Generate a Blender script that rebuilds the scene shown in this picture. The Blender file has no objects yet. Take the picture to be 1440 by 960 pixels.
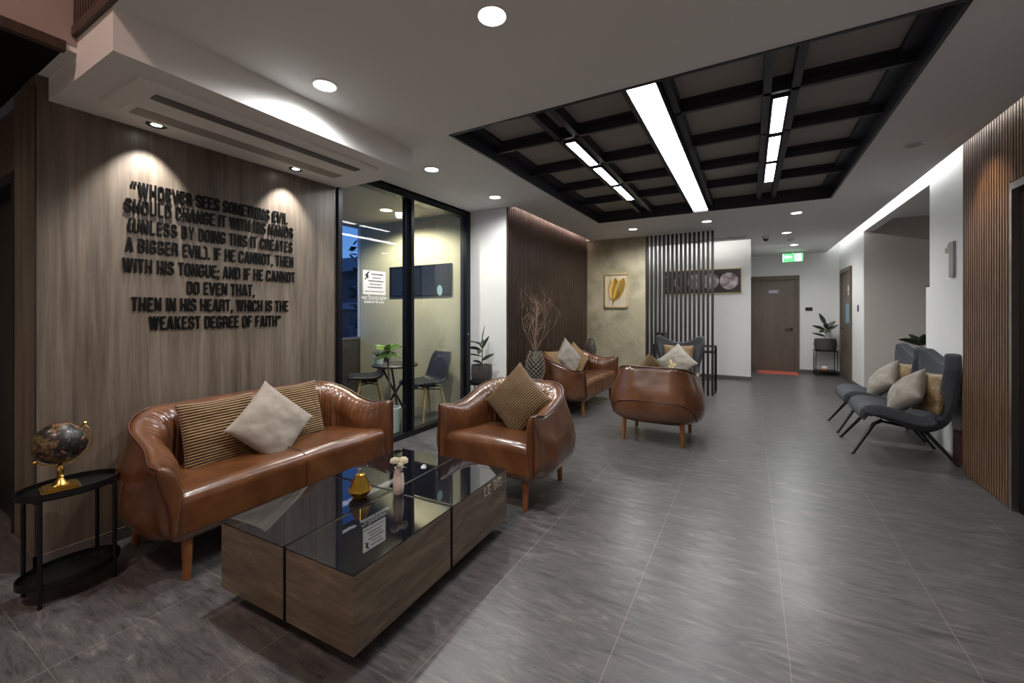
import bpy, bmesh, math, random
from mathutils import Vector, Matrix, noise
PI = math.pi
R = math.radians
scene = bpy.context.scene
COL = scene.collection

# ------------------------------------------------------------------ camera, world, exposure
cd = bpy.data.cameras.new('camera'); cam = bpy.data.objects.new('camera', cd); COL.objects.link(cam)
cam.location = (0, 0, 1.33)
cam.rotation_euler = (R(90), 0, math.atan(335 / 587.4))
cd.sensor_width = 36; cd.lens = 36 * 587.4 / 1440; cd.shift_y = -41 / 1440; cd.clip_start = .05
scene.camera = cam
scene.view_settings.view_transform = 'Standard'; scene.view_settings.look = 'None'
scene.view_settings.gamma = 1; scene.view_settings.use_curve_mapping = False
scene.view_settings.exposure = 0.02

# light levels
DOWN_W = 70; WALLSPOT_W = 60; PANEL_E = 16.0; SMALL_E = 14.0; COVE_E = 19.0; SKY = 1.1; VOID_W = 85; BALC_W = 165; ADDED_FILL_W = 70
scene.cycles.max_bounces = 12; scene.cycles.diffuse_bounces = 8; scene.cycles.transparent_max_bounces = 16
CEIL = 2.63

w = bpy.data.worlds.new('dusk'); scene.world = w; w.use_nodes = True
nt = w.node_tree; bg = nt.nodes['Background']
tc = nt.nodes.new('ShaderNodeTexCoord'); sep = nt.nodes.new('ShaderNodeSeparateXYZ'); rp = nt.nodes.new('ShaderNodeValToRGB')
nt.links.new(tc.outputs['Generated'], sep.inputs[0]); nt.links.new(sep.outputs['Z'], rp.inputs[0]); nt.links.new(rp.outputs[0], bg.inputs[0])
rp.color_ramp.elements[0].color = (.16, .36, .80, 1); rp.color_ramp.elements[1].color = (.03, .13, .55, 1); rp.color_ramp.elements[1].position = .5
bg.inputs[1].default_value = SKY

# ------------------------------------------------------------------ materials
def lin(c):
    return tuple(((v / 255) / 12.92 if v / 255 <= .04045 else ((v / 255 + .055) / 1.055) ** 2.4) for v in c) + (1,)

class N:
    def __init__(s, name):
        s.m = bpy.data.materials.new(name); s.m.use_nodes = True; s.t = s.m.node_tree
        s.b = s.t.nodes['Principled BSDF']; s.out = s.t.nodes['Material Output']
    def n(s, typ, **k):
        x = s.t.nodes.new('ShaderNode' + typ)
        for a, v in k.items(): setattr(x, a, v)
        return x
    def l(s, a, b): s.t.links.new(a, b)
    def coord(s, which='Object', scale=(1, 1, 1), rot=(0, 0, 0), loc=(0, 0, 0)):
        c = s.n('TexCoord'); mp = s.n('Mapping'); s.l(c.outputs[which], mp.inputs[0])
        mp.inputs['Scale'].default_value = scale; mp.inputs['Rotation'].default_value = rot; mp.inputs['Location'].default_value = loc
        return mp.outputs[0]
    def noise(s, vec, scale=5, detail=4, rough=.5, dist=0):
        x = s.n('TexNoise'); s.l(vec, x.inputs['Vector'])
        x.inputs['Scale'].default_value = scale; x.inputs['Detail'].default_value = detail
        x.inputs['Roughness'].default_value = rough; x.inputs['Distortion'].default_value = dist
        return x.outputs[0]
    def ramp(s, fac, stops):
        r = s.n('ValToRGB'); s.l(fac, r.inputs[0]); e = r.color_ramp.elements
        e[0].position, e[0].color = stops[0][0], stops[0][1]; e[1].position, e[1].color = stops[-1][0], stops[-1][1]
        for p, c in stops[1:-1]:
            q = e.new(p); q.color = c
        return r.outputs[0]
    def mix(s, fac, a, b, mode='MIX'):
        x = s.n('Mix', data_type='RGBA', blend_type=mode)
        for i, v in ((0, fac), (6, a), (7, b)):
            if hasattr(v, 'is_output'): s.l(v, x.inputs[i])
            else: x.inputs[i].default_value = v
        return x.outputs[2]
    def math(s, op, a, b=0):
        x = s.n('Math', operation=op)
        for i, v in ((0, a), (1, b)):
            if hasattr(v, 'is_output'): s.l(v, x.inputs[i])
            else: x.inputs[i].default_value = v
        return x.outputs[0]
    def bump(s, h, strength=.2, dist=.01):
        x = s.n('Bump'); s.l(h, x.inputs['Height']); x.inputs['Strength'].default_value = strength; x.inputs['Distance'].default_value = dist
        s.l(x.outputs[0], s.b.inputs['Normal'])
    def base(s, v):
        if hasattr(v, 'is_output'): s.l(v, s.b.inputs['Base Color'])
        else: s.b.inputs['Base Color'].default_value = v
    def set(s, **k):
        for a, v in k.items(): s.b.inputs[a.replace('_', ' ')].default_value = v
        return s

def plain(name, rgb, rough=.5, metal=0, var=.06, scale=8, bump=0, **k):
    q = N(name); v = q.coord(); c = lin(rgb)
    f = q.noise(v, scale, 4)
    q.base(q.ramp(f, [(.3, tuple(x * (1 - var) for x in c[:3]) + (1,)), (.7, tuple(min(1, x * (1 + var)) for x in c[:3]) + (1,))]))
    q.set(Roughness=rough, Metallic=metal, **k)
    if bump: q.bump(q.noise(v, scale * 20, 2), bump, .002)
    return q.m

def emit(name, rgb, strength):
    q = N(name); q.set(Roughness=.4); q.base((.8, .8, .8, 1))
    q.b.inputs['Emission Color'].default_value = lin(rgb); q.b.inputs['Emission Strength'].default_value = strength
    return q.m

def wood(name, c1, c2, c3, scale, rough=.45, plank=None, axis='Y', bump=.08):
    q = N(name); v = q.coord(scale=scale)
    a = q.noise(v, 3.0, 8, .6, .6); b = q.noise(v, 14, 5, .6, .2)
    f = q.math('ADD', q.math('MULTIPLY', a, .7), q.math('MULTIPLY', b, .3))
    col = q.ramp(f, [(.33, lin(c1)), (.5, lin(c2)), (.66, lin(c3))])
    if plank:
        sx = q.n('SeparateXYZ'); q.l(q.coord(), sx.inputs[0])
        d = q.math('DIVIDE', sx.outputs[axis], plank); fl = q.math('FLOOR', d)
        wn = q.n('TexWhiteNoise', noise_dimensions='1D'); q.l(fl, wn.inputs['W'])
        tone = q.math('ADD', q.math('MULTIPLY', wn.outputs[0], .14), .93)
        cb = q.n('CombineColor')
        for i in range(3): q.l(tone, cb.inputs[i])
        col = q.mix(1.0, col, cb.outputs[0], 'MULTIPLY')
    q.base(col); q.set(Roughness=rough); q.bump(f, bump, .003)
    return q.m

M = {}
M['wall_white'] = plain('white_paint', (222, 223, 222), .6, var=.015, scale=2)
M['wall_grey'] = plain('grey_paint', (196, 190, 184), .6, var=.02, scale=2)
M['ceil'] = plain('ceiling_paint', (226, 227, 226), .7, var=.012, scale=1.5)
M['black'] = plain('black_metal', (20, 20, 23), .38, .3, var=.1)
M['dark_frame'] = plain('dark_aluminium', (24, 25, 32), .35, .5, var=.05)
M['letter_black'] = plain('black_acrylic', (3, 3, 3), .5, var=.1, Specular_IOR_Level=.15)
M['coffer'] = plain('navy_black_beam', (34, 33, 44), .45, var=.06)
M['coffer_panel'] = plain('grey_coffer_panel', (150, 146, 139), .6, var=.06, scale=2)
M['dark_wood'] = wood('dark_brown_slat', (48, 36, 31), (66, 51, 43), (80, 62, 52), (9, 9, 1.2), .4)
M['right_wood'] = wood('brown_slat', (84, 62, 46), (106, 80, 59), (124, 96, 72), (9, 9, 1.2), .35)
M['slat_back'] = plain('slat_backing', (22, 18, 16), .7)
M['text_wood'] = wood('grey_oak_laminate', (70, 61, 53), (97, 87, 76), (120, 109, 97), (4.2, 4.2, .22), .4, plank=.21)
M['table_wood'] = wood('weathered_oak', (74, 65, 54), (106, 95, 80), (136, 123, 104), (.9, .9, 7.0), .45)
M['door_brown'] = wood('taupe_door', (84, 74, 66), (92, 81, 72), (100, 88, 78), (3, 3, .3), .5, bump=.03)
M['door_dark'] = plain('near_black_door', (22, 20, 22), .45)
M['leg_wood'] = wood('amber_leg_wood', (96, 58, 28), (134, 84, 42), (158, 104, 58), (8, 8, 1), .4)
M['ash_wood'] = wood('pale_ash', (176, 148, 92), (200, 172, 112), (214, 188, 130), (8, 8, 1), .45)
M['brass'] = plain('brass', (200, 166, 92), .3, 1, var=.06)
M['chrome'] = plain('brushed_steel', (176, 174, 172), .3, 1, var=.03)
M['fabric'] = plain('charcoal_felt', (70, 72, 77), .9, var=.16, scale=60, bump=.3)
M['baseboard'] = plain('grey_baseboard', (92, 88, 84), .45)
M['soil'] = plain('soil', (48, 36, 28), .95, var=.3, scale=60)
M['leaf_dark'] = plain('dark_rubber_leaf', (44, 58, 38), .35, var=.25, scale=12)
M['leaf_light'] = plain('light_green_leaf', (116, 148, 60), .4, var=.25, scale=12)
M['stem'] = plain('plant_stem', (86, 84, 50), .7)
M['twig'] = plain('dry_twig', (150, 124, 104), .8, var=.2, scale=30)
M['white_pot'] = plain('white_pot', (196, 208, 202), .4, var=.02)
M['petal'] = plain('white_petal', (248, 245, 232), .6, var=.03)
M['ceramic_pink'] = plain('blush_ceramic', (228, 216, 208), .3, var=.02)
M['red'] = plain('dark_red_paint', (84, 18, 26), .4)
M['mat_red'] = plain('red_mat', (184, 92, 74), .95, var=.12, scale=60, bump=.3)
M['paper'] = plain('white_paper', (232, 230, 226), .7, var=.01)
M['ink'] = plain('ink', (40, 40, 44), .7)
M['white_vinyl'] = plain('white_vinyl', (226, 226, 224), .5, var=.01)
M['mint'] = plain('mint_sticker', (150, 184, 180), .5, var=.02)
M['silver_text'] = plain('satin_silver', (190, 182, 172), .35, .6, var=.03)
M['pot_dark'] = plain('dark_glazed_pot', (44, 41, 42), .3, var=.15, scale=20)
M['concrete_out'] = plain('outside_render', (120, 124, 132), .8)
M['roof_out'] = plain('outside_roof', (60, 62, 70), .8)
M['lens'] = emit('downlight_lens', (255, 252, 244), 14)
M['lens_warm'] = emit('warm_lens', (255, 226, 170), 14)
M['lens_dim'] = plain('unlit_lens', (150, 146, 140), .25)
M['panel'] = emit('light_panel_diffuser', (250, 250, 255), PANEL_E)
M['panel_small'] = emit('small_panel_diffuser', (250, 250, 255), SMALL_E)
M['cove'] = emit('cove_led', (255, 254, 252), COVE_E)
M['cove_warm'] = emit('cove_led_warm', (255, 226, 214), COVE_E * 5)
M['cove_strong'] = emit('cove_led_strong', (255, 252, 248), COVE_E * 6)
M['exit_green'] = emit('exit_green', (30, 205, 95), 1.6)
M['exit_white'] = emit('exit_white', (225, 255, 240), 2.4)
M['pinkwall'] = plain('pinkish_paint', (160, 144, 140), .7, var=.02)
M['tablet_blue'] = plain('blue_panel', (70, 140, 170), .3)
M['door_glass'] = plain('dark_door_glass', (20, 20, 22), .14)

def m_beige():
    q = N('polished_plaster'); v = q.coord()
    a = q.noise(v, 1.6, 6, .6, .8); b = q.noise(v, 6, 5, .6, .3)
    f = q.math('ADD', q.math('MULTIPLY', a, .7), q.math('MULTIPLY', b, .3))
    q.base(q.ramp(f, [(.32, lin((136, 130, 108))), (.5, lin((172, 164, 138))), (.68, lin((198, 189, 162)))])); q.set(Roughness=.5)
    return q.m
M['beige'] = m_beige()

def m_balcony():
    q = N('balcony_plaster'); v = q.coord()
    f = q.noise(v, 2, 4)
    q.base(q.ramp(f, [(.3, lin((178, 174, 150))), (.7, lin((192, 188, 164)))])); q.set(Roughness=.7)
    return q.m
M['balcony_wall'] = m_balcony()

def m_leather():
    q = N('brown_leather'); v = q.coord()
    a = q.noise(v, 3.5, 3, .5); b = q.noise(v, 12, 2, .5)
    f = q.math('ADD', q.math('MULTIPLY', a, .7), q.math('MULTIPLY', b, .3))
    q.base(q.ramp(f, [(.3, lin((68, 40, 22))), (.5, lin((97, 59, 33))), (.7, lin((120, 78, 47)))]))
    q.set(Roughness=.3, Specular_IOR_Level=.7, Coat_Weight=.45, Coat_Roughness=.16)
    q.bump(q.noise(v, 9, 1, .4), .3, .012)
    return q.m
M['leather'] = m_leather()
M['piping'] = plain('dark_leather_piping', (70, 36, 20), .35, var=.15, scale=30)

def m_floor():
    q = N('slate_tile'); c = q.n('TexCoord')
    # streaks run obliquely across the tiles
    mp = q.n('Mapping'); q.l(c.outputs['Object'], mp.inputs[0]); mp.inputs['Rotation'].default_value = (0, 0, R(30)); mp.inputs['Scale'].default_value = (1.9, 8, 1)
    a = q.noise(mp.outputs[0], 2.0, 9, .68, 1.5)
    mp2 = q.n('Mapping'); q.l(c.outputs['Object'], mp2.inputs[0]); mp2.inputs['Rotation'].default_value = (0, 0, R(33)); mp2.inputs['Scale'].default_value = (3.2, 34, 1)
    b = q.noise(mp2.outputs[0], 2.2, 6, .65, 1.0)
    f = q.math('ADD', q.math('MULTIPLY', a, .6), q.math('MULTIPLY', b, .4))
    col = q.ramp(f, [(.33, lin((48, 48, 49))), (.45, lin((80, 80, 81))), (.55, lin((96, 95, 95))), (.67, lin((136, 132, 128)))])
    sx = q.n('SeparateXYZ'); q.l(c.outputs['Object'], sx.inputs[0])
    def grout(o, off):
        d = q.math('DIVIDE', q.math('ADD', o, off), .601); fr = q.math('FRACT', d)
        e = q.math('ABSOLUTE', q.math('SUBTRACT', fr, .5))
        return q.math('GREATER_THAN', e, .4975)
    gx = grout(sx.outputs['X'], 6.01 + .471); gy = grout(sx.outputs['Y'], 6.01 - .495)
    g = q.math('MAXIMUM', q.math('MULTIPLY', gx, .55), q.math('MULTIPLY', gy, .3))
    streak = q.ramp(b, [(.56, (1, 1, 1, 1)), (.66, (.62, .62, .62, 1))])
    col = q.mix(1.0, col, streak, 'MULTIPLY')
    q.base(q.mix(g, col, lin((158, 148, 136))))
    q.set(Roughness=.32, Specular_IOR_Level=.5)
    h = q.math('SUBTRACT', f, q.math('MULTIPLY', g, .8)); q.bump(h, .18, .004)
    return q.m
M['floor'] = m_floor()

def m_glass():
    q = N('clear_glass'); t = q.n('BsdfTransparent'); g = q.n('BsdfGlossy'); mx = q.n('MixShader'); ge = q.n('NewGeometry')
    t.inputs[0].default_value = (.95, .97, .96, 1); g.inputs['Roughness'].default_value = 0.0
    dp = q.n('VectorMath', operation='DOT_PRODUCT'); q.l(ge.outputs['Normal'], dp.inputs[0]); q.l(ge.outputs['Incoming'], dp.inputs[1])
    fr = q.math('POWER', q.math('SUBTRACT', 1.0, q.math('ABSOLUTE', dp.outputs['Value'])), 5.0)
    fr = q.math('ADD', q.math('MULTIPLY', fr, .95), .04)
    q.l(fr, mx.inputs[0]); q.l(t.outputs[0], mx.inputs[1]); q.l(g.outputs[0], mx.inputs[2]); q.l(mx.outputs[0], q.out.inputs[0])
    return q.m
M['glass'] = m_glass()
def m_blackglass():
    q = N('black_glass'); v = q.coord()
    q.base(q.ramp(q.noise(v, 3, 2), [(0, (.004, .004, .006, 1)), (1, (.007, .007, .01, 1))]))
    q.set(Roughness=.015, IOR=1.75); return q.m
M['black_glass'] = m_blackglass()
def m_amber():
    q = N('amber_glass'); v = q.coord()
    q.base(q.ramp(q.noise(v, 20, 2), [(.2, lin((140, 106, 34))), (.8, lin((198, 160, 66)))]))
    q.set(Roughness=.12, Metallic=.75); return q.m
M['amber'] = m_amber()

def m_stripe(name, c1, c2, n, rough=.75, sheen=.2):
    q = N(name); c = q.n('TexCoord'); sx = q.n('SeparateXYZ'); q.l(c.outputs['UV'], sx.inputs[0])
    s = q.math('SINE', q.math('MULTIPLY', sx.outputs['Y'], 2 * PI * n)); s = q.math('ADD', q.math('MULTIPLY', s, .5), .5)
    n1 = q.noise(q.coord('UV', (40, 6, 1)), 3, 3); f = q.math('ADD', s, q.math('MULTIPLY', q.math('SUBTRACT', n1, .5), .5))
    q.base(q.ramp(f, [(.25, lin(c2)), (.7, lin(c1))])); q.set(Roughness=rough, Sheen_Weight=sheen)
    q.bump(q.noise(q.coord('UV'), 160, 2), .2, .002)
    return q.m
RIBS = 25
M['ribbed'] = m_stripe('ribbed_gold_cord', (140, 112, 72), (52, 36, 20), RIBS)
def m_cloth(name, c1, c2, rough=.85, scale=5, weave=180):
    q = N(name); v = q.coord('UV')
    f = q.noise(v, scale, 5, .6); w_ = q.noise(v, weave, 2)
    q.base(q.ramp(q.math('ADD', q.math('MULTIPLY', f, .6), q.math('MULTIPLY', w_, .4)), [(.35, lin(c1)), (.65, lin(c2))]))
    q.set(Roughness=rough, Sheen_Weight=.15); q.bump(w_, .25, .002); return q.m
M['linen'] = m_cloth('grey_linen', (128, 121, 111), (152, 144, 133))
M['linen_gold'] = m_cloth('grey_linen_plain', (142, 136, 124), (164, 158, 144))
M['velvet_gold'] = m_cloth('crushed_gold_fabric', (76, 58, 30), (150, 122, 78), .5, 9, 60)
M['olive_cloth'] = m_cloth('olive_brown_fabric', (112, 86, 46), (140, 112, 66))
M['gold_print'] = plain('gold_print', (216, 196, 140), .4, .4)

def m_globe():
    q = N('antique_globe'); v = q.coord()
    land = q.noise(v, 8.0, 5, .55, .3); fine = q.noise(v, 75, 3, .7)
    sea = q.ramp(fine, [(.42, lin((14, 14, 16))), (.60, lin((34, 33, 33))), (.70, lin((120, 112, 96)))])
    la = q.ramp(fine, [(.3, lin((150, 84, 56))), (.7, lin((176, 104, 72)))])
    lb = q.ramp(fine, [(.38, lin((26, 22, 16))), (.66, lin((120, 98, 64)))])
    sel = q.ramp(q.noise(v, 7, 2), [(.46, (0, 0, 0, 1)), (.52, (1, 1, 1, 1))])
    m = q.ramp(land, [(.50, (0, 0, 0, 1)), (.512, (1, 1, 1, 1))])
    q.base(q.mix(m, sea, q.mix(sel, la, lb))); q.set(Roughness=.38, Coat_Weight=.15)
    return q.m
M['globe'] = m_globe()

def m_moon():
    q = N('moon_surface'); v = q.coord()
    a = q.noise(v, 9, 6, .6, .4)
    q.base(q.ramp(a, [(.38, lin((104, 92, 98))), (.55, lin((176, 164, 168))), (.7, lin((206, 198, 200)))])); q.set(Roughness=.6)
    return q.m
M['moon'] = m_moon()
M['moon_bg'] = plain('moon_print_black', (34, 30, 33), .5)
M['pale_gold'] = plain('pale_gold_frame', (206, 186, 134), .4, .2)
M['door_black'] = plain('black_glass_door', (9, 9, 11), .4, Specular_IOR_Level=.2)
M['screen_bar'] = plain('dark_bronze_bar', (46, 43, 42), .4, .2)
M['cream'] = plain('cream_board', (196, 184, 160), .7, var=.02)
M['gold_leaf'] = plain('gold_leaf_relief', (176, 142, 52), .45, .35, var=.25, scale=30)
def m_vase():
    q = N('silver_cast'); v = q.coord()
    f = q.noise(v, 40, 3)
    q.base(q.ramp(f, [(.3, lin((176, 166, 146))), (.7, lin((236, 228, 210)))])); q.set(Roughness=.3, Metallic=.35); return q.m
M['silver_vase'] = m_vase()
def m_chev():
    q = N('chevron_pot'); c = q.n('TexCoord'); sx = q.n('SeparateXYZ'); q.l(c.outputs['UV'], sx.inputs[0])
    z = q.math('PINGPONG', q.math('MULTIPLY', sx.outputs['X'], 16), .5)
    s = q.math('SINE', q.math('MULTIPLY', q.math('ADD', sx.outputs['Y'], q.math('MULTIPLY', z, .09)), 2 * PI * 24))
    q.base(q.ramp(s, [(.55, lin((34, 31, 32))), (.9, lin((128, 122, 120)))])); q.set(Roughness=.3); q.bump(s, .6, .004); return q.m
M['chevron'] = m_chev()

# ------------------------------------------------------------------ mesh helpers
class MB:
    def __init__(s): s.bm = bmesh.new(); s.uv = s.bm.loops.layers.uv.new('UVMap')
    def box(s, x0, x1, y0, y1, z0, z1, mtx=None):
        vs = [s.bm.verts.new((x, y, z)) for x in (x0, x1) for y in (y0, y1) for z in (z0, z1)]
        for f in ((0, 1, 3, 2), (4, 6, 7, 5), (0, 4, 5, 1), (2, 3, 7, 6), (0, 2, 6, 4), (1, 5, 7, 3)): s.bm.faces.new([vs[i] for i in f])
        if mtx is not None: bmesh.ops.transform(s.bm, matrix=mtx, verts=vs)
        return s
    def prism(s, pts, d, mtx):   # polygon in local XY extruded along local Z by d
        n = len(pts); a = [s.bm.verts.new((p[0], p[1], 0)) for p in pts]; b = [s.bm.verts.new((p[0], p[1], d)) for p in pts]
        s.bm.faces.new(a[::-1]); s.bm.faces.new(b)
        for i in range(n): s.bm.faces.new((a[i], a[(i + 1) % n], b[(i + 1) % n], b[i]))
        bmesh.ops.transform(s.bm, matrix=mtx, verts=a + b); return s
    def lathe(s, prof, seg=32, loc=(0, 0, 0), mtx=None, fn=None):
        rings = []; loc = Vector(loc); allv = []
        for j, (r, z) in enumerate(prof):
            ring = []
            for i in range(seg):
                a = 2 * PI * i / seg; rr = r * (fn(a, z, j) if fn else 1)
                ring.append(s.bm.verts.new(loc + Vector((rr * math.cos(a), rr * math.sin(a), z))))
            rings.append(ring); allv += ring
        for j in range(len(rings) - 1):
            for i in range(seg):
                k = (i + 1) % seg
                f = s.bm.faces.new((rings[j][i], rings[j][k], rings[j + 1][k], rings[j + 1][i]))
                L = len(rings) - 1
                for lp, uvv in zip(f.loops, ((i / seg, j / L), ((i + 1) / seg, j / L), ((i + 1) / seg, (j + 1) / L), (i / seg, (j + 1) / L))): lp[s.uv].uv = uvv
        if prof[0][0] > 1e-5: s.bm.faces.new(rings[0][::-1])
        if prof[-1][0] > 1e-5: s.bm.faces.new(rings[-1])
        if mtx is not None: bmesh.ops.transform(s.bm, matrix=mtx, verts=allv)
        return s
    def tube(s, pts, rad, seg=8, closed=False, cap=True):
        pts = [Vector(p) for p in pts]; n = len(pts)
        rads = rad if isinstance(rad, (list, tuple)) else [rad] * n
        up = None; rings = []
        for i in range(n):
            if closed: t = pts[(i + 1) % n] - pts[i - 1]
            else: t = pts[min(i + 1, n - 1)] - pts[max(i - 1, 0)]
            t.normalize()
            if up is None: up = t.orthogonal()
            up = (up - t * up.dot(t)); up = up.normalized() if up.length > 1e-6 else t.orthogonal()
            b = t.cross(up)
            rings.append([s.bm.verts.new(pts[i] + (up * math.cos(2 * PI * k / seg) + b * math.sin(2 * PI * k / seg)) * rads[i]) for k in range(seg)])
        m = n if closed else n - 1
        for i in range(m):
            A, B = rings[i], rings[(i + 1) % n]
            for k in range(seg): s.bm.faces.new((A[k], A[(k + 1) % seg], B[(k + 1) % seg], B[k]))
        if cap and not closed: s.bm.faces.new(rings[0][::-1]); s.bm.faces.new(rings[-1])
        return s
    def grid(s, fn, nu, nv, uv=True, flip=False):
        V = [[s.bm.verts.new(fn(i / nu, j / nv)) for j in range(nv + 1)] for i in range(nu + 1)]
        for i in range(nu):
            for j in range(nv):
                q = [(i, j), (i + 1, j), (i + 1, j + 1), (i, j + 1)]
                if flip: q = q[::-1]
                f = s.bm.faces.new([V[a][b] for a, b in q])
                for lp, (a, b) in zip(f.loops, q): lp[s.uv].uv = (a / nu, b / nv)
        return V
    def rbox(s, size, r, n=10, loc=(0, 0, 0), fn=None):   # rounded box, n cuts per edge
        hx, hy, hz = size[0] / 2, size[1] / 2, size[2] / 2; loc = Vector(loc)
        cells = {}
        def put(p):
            key = tuple(round(c, 5) for c in p)
            if key not in cells:
                q = Vector((p[0] * hx, p[1] * hy, p[2] * hz))
                c = Vector((max(-hx + r, min(hx - r, q.x)), max(-hy + r, min(hy - r, q.y)), max(-hz + r, min(hz - r, q.z))))
                d = q - c
                if d.length > 1e-9: q = c + d.normalized() * r
                if fn: q = fn(q)
                cells[key] = s.bm.verts.new(q + loc)
            return cells[key]
        def remap(t, h):  # concentrate rows near the edge
            return math.sin(t * PI / 2)
        ts = [remap(-1 + 2 * i / n, 1) for i in range(n + 1)]
        for ax in range(3):
            for sg in (-1, 1):
                for i in range(n):
                    for j in range(n):
                        def P(a, b):
                            p = [0, 0, 0]; p[ax] = sg; p[(ax + 1) % 3] = a; p[(ax + 2) % 3] = b; return p
                        q = [put(P(ts[i], ts[j])), put(P(ts[i + 1], ts[j])), put(P(ts[i + 1], ts[j + 1])), put(P(ts[i], ts[j + 1]))]
                        if sg < 0: q = q[::-1]
                        s.bm.faces.new(q)
        return s
    def sphere(s, r, loc, u=20, v=12, scale=(1, 1, 1)):
        m = Matrix.Translation(loc) @ Matrix.Diagonal((scale[0], scale[1], scale[2], 1))
        bmesh.ops.create_uvsphere(s.bm, u_segments=u, v_segments=v, radius=r, matrix=m); return s
    def build(s, name, mat, parent=None, smooth=True, angle=40, mods=()):
        bmesh.ops.recalc_face_normals(s.bm, faces=s.bm.faces)
        me = bpy.data.meshes.new(name); 
        if smooth:
            for f in s.bm.faces: f.smooth = True
            ca = math.cos(R(angle))
            for e in s.bm.edges:
                if len(e.link_faces) == 2 and e.link_faces[0].normal.dot(e.link_faces[1].normal) < ca: e.smooth = False
        s.bm.to_mesh(me); s.bm.free()
        me.materials.append(M[mat] if isinstance(mat, str) else mat)
        o = bpy.data.objects.new(name, me); COL.objects.link(o)
        if parent: o.parent = parent
        for k, kw in mods:
            md = o.modifiers.new(k.lower(), k)
            for a, v in kw.items(): setattr(md, a, v)
        return o

def thing(name, label, cat, loc=(0, 0, 0), rz=0, group=None):
    o = bpy.data.objects.new(name, None); COL.objects.link(o); o.empty_display_size = .1
    o.location = loc; o.rotation_euler = (0, 0, rz); o['label'] = label; o['category'] = cat
    if group: o['group'] = group
    return o
def tag(o, label, cat, group=None, kind=None):
    o['label'] = label; o['category'] = cat
    if group: o['group'] = group
    if kind: o['kind'] = kind
    return o
def struct(o, label=None, cat=None):
    o['kind'] = 'structure'
    if label: o['label'] = label; o['category'] = cat or o.name.split('_')[0]
    return o
def dup(root, loc, rz, label, group=None):
    r = root.copy(); COL.objects.link(r); r.location = loc; r.rotation_euler = (0, 0, rz); r['label'] = label
    if group: r['group'] = group
    for ch in list(root.children):
        c = ch.copy(); COL.objects.link(c); c.parent = r
        for g in list(ch.children):
            d = g.copy(); COL.objects.link(d); d.parent = c
    return r
def ss(a, b, x):
    t = max(0, min(1, (x - a) / (b - a))); return t * t * (3 - 2 * t)
def lerp(a, b, t): return a + (b - a) * t
def pw(xs, ys, x):
    if x <= xs[0]: return ys[0]
    for i in range(len(xs) - 1):
        if x <= xs[i + 1]: return lerp(ys[i], ys[i + 1], (x - xs[i]) / (xs[i + 1] - xs[i]))
    return ys[-1]
def cr(pts, n):   # catmull-rom through points
    P = [Vector(p) for p in pts]; P = [P[0] * 2 - P[1]] + P + [P[-1] * 2 - P[-2]]; out = []
    for i in range(1, len(P) - 2):
        for k in range(n):
            t = k / n; a, b, c, d = P[i - 1], P[i], P[i + 1], P[i + 2]
            out.append(.5 * ((2 * b) + (c - a) * t + (2 * a - 5 * b + 4 * c - d) * t * t + (3 * b - a - 3 * c + d) * t ** 3))
    out.append(P[-2]); return out

def light(name, kind, loc, energy, color=(1, 1, 1), rot=(0, 0, 0), parent=None, **k):
    d = bpy.data.lights.new(name, kind); d.energy = energy; d.color = color
    for a, v in k.items(): setattr(d, a, v)
    o = bpy.data.objects.new(name, d); COL.objects.link(o); o.location = loc; o.rotation_euler = rot
    if parent: o.parent = parent
    return o

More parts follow.
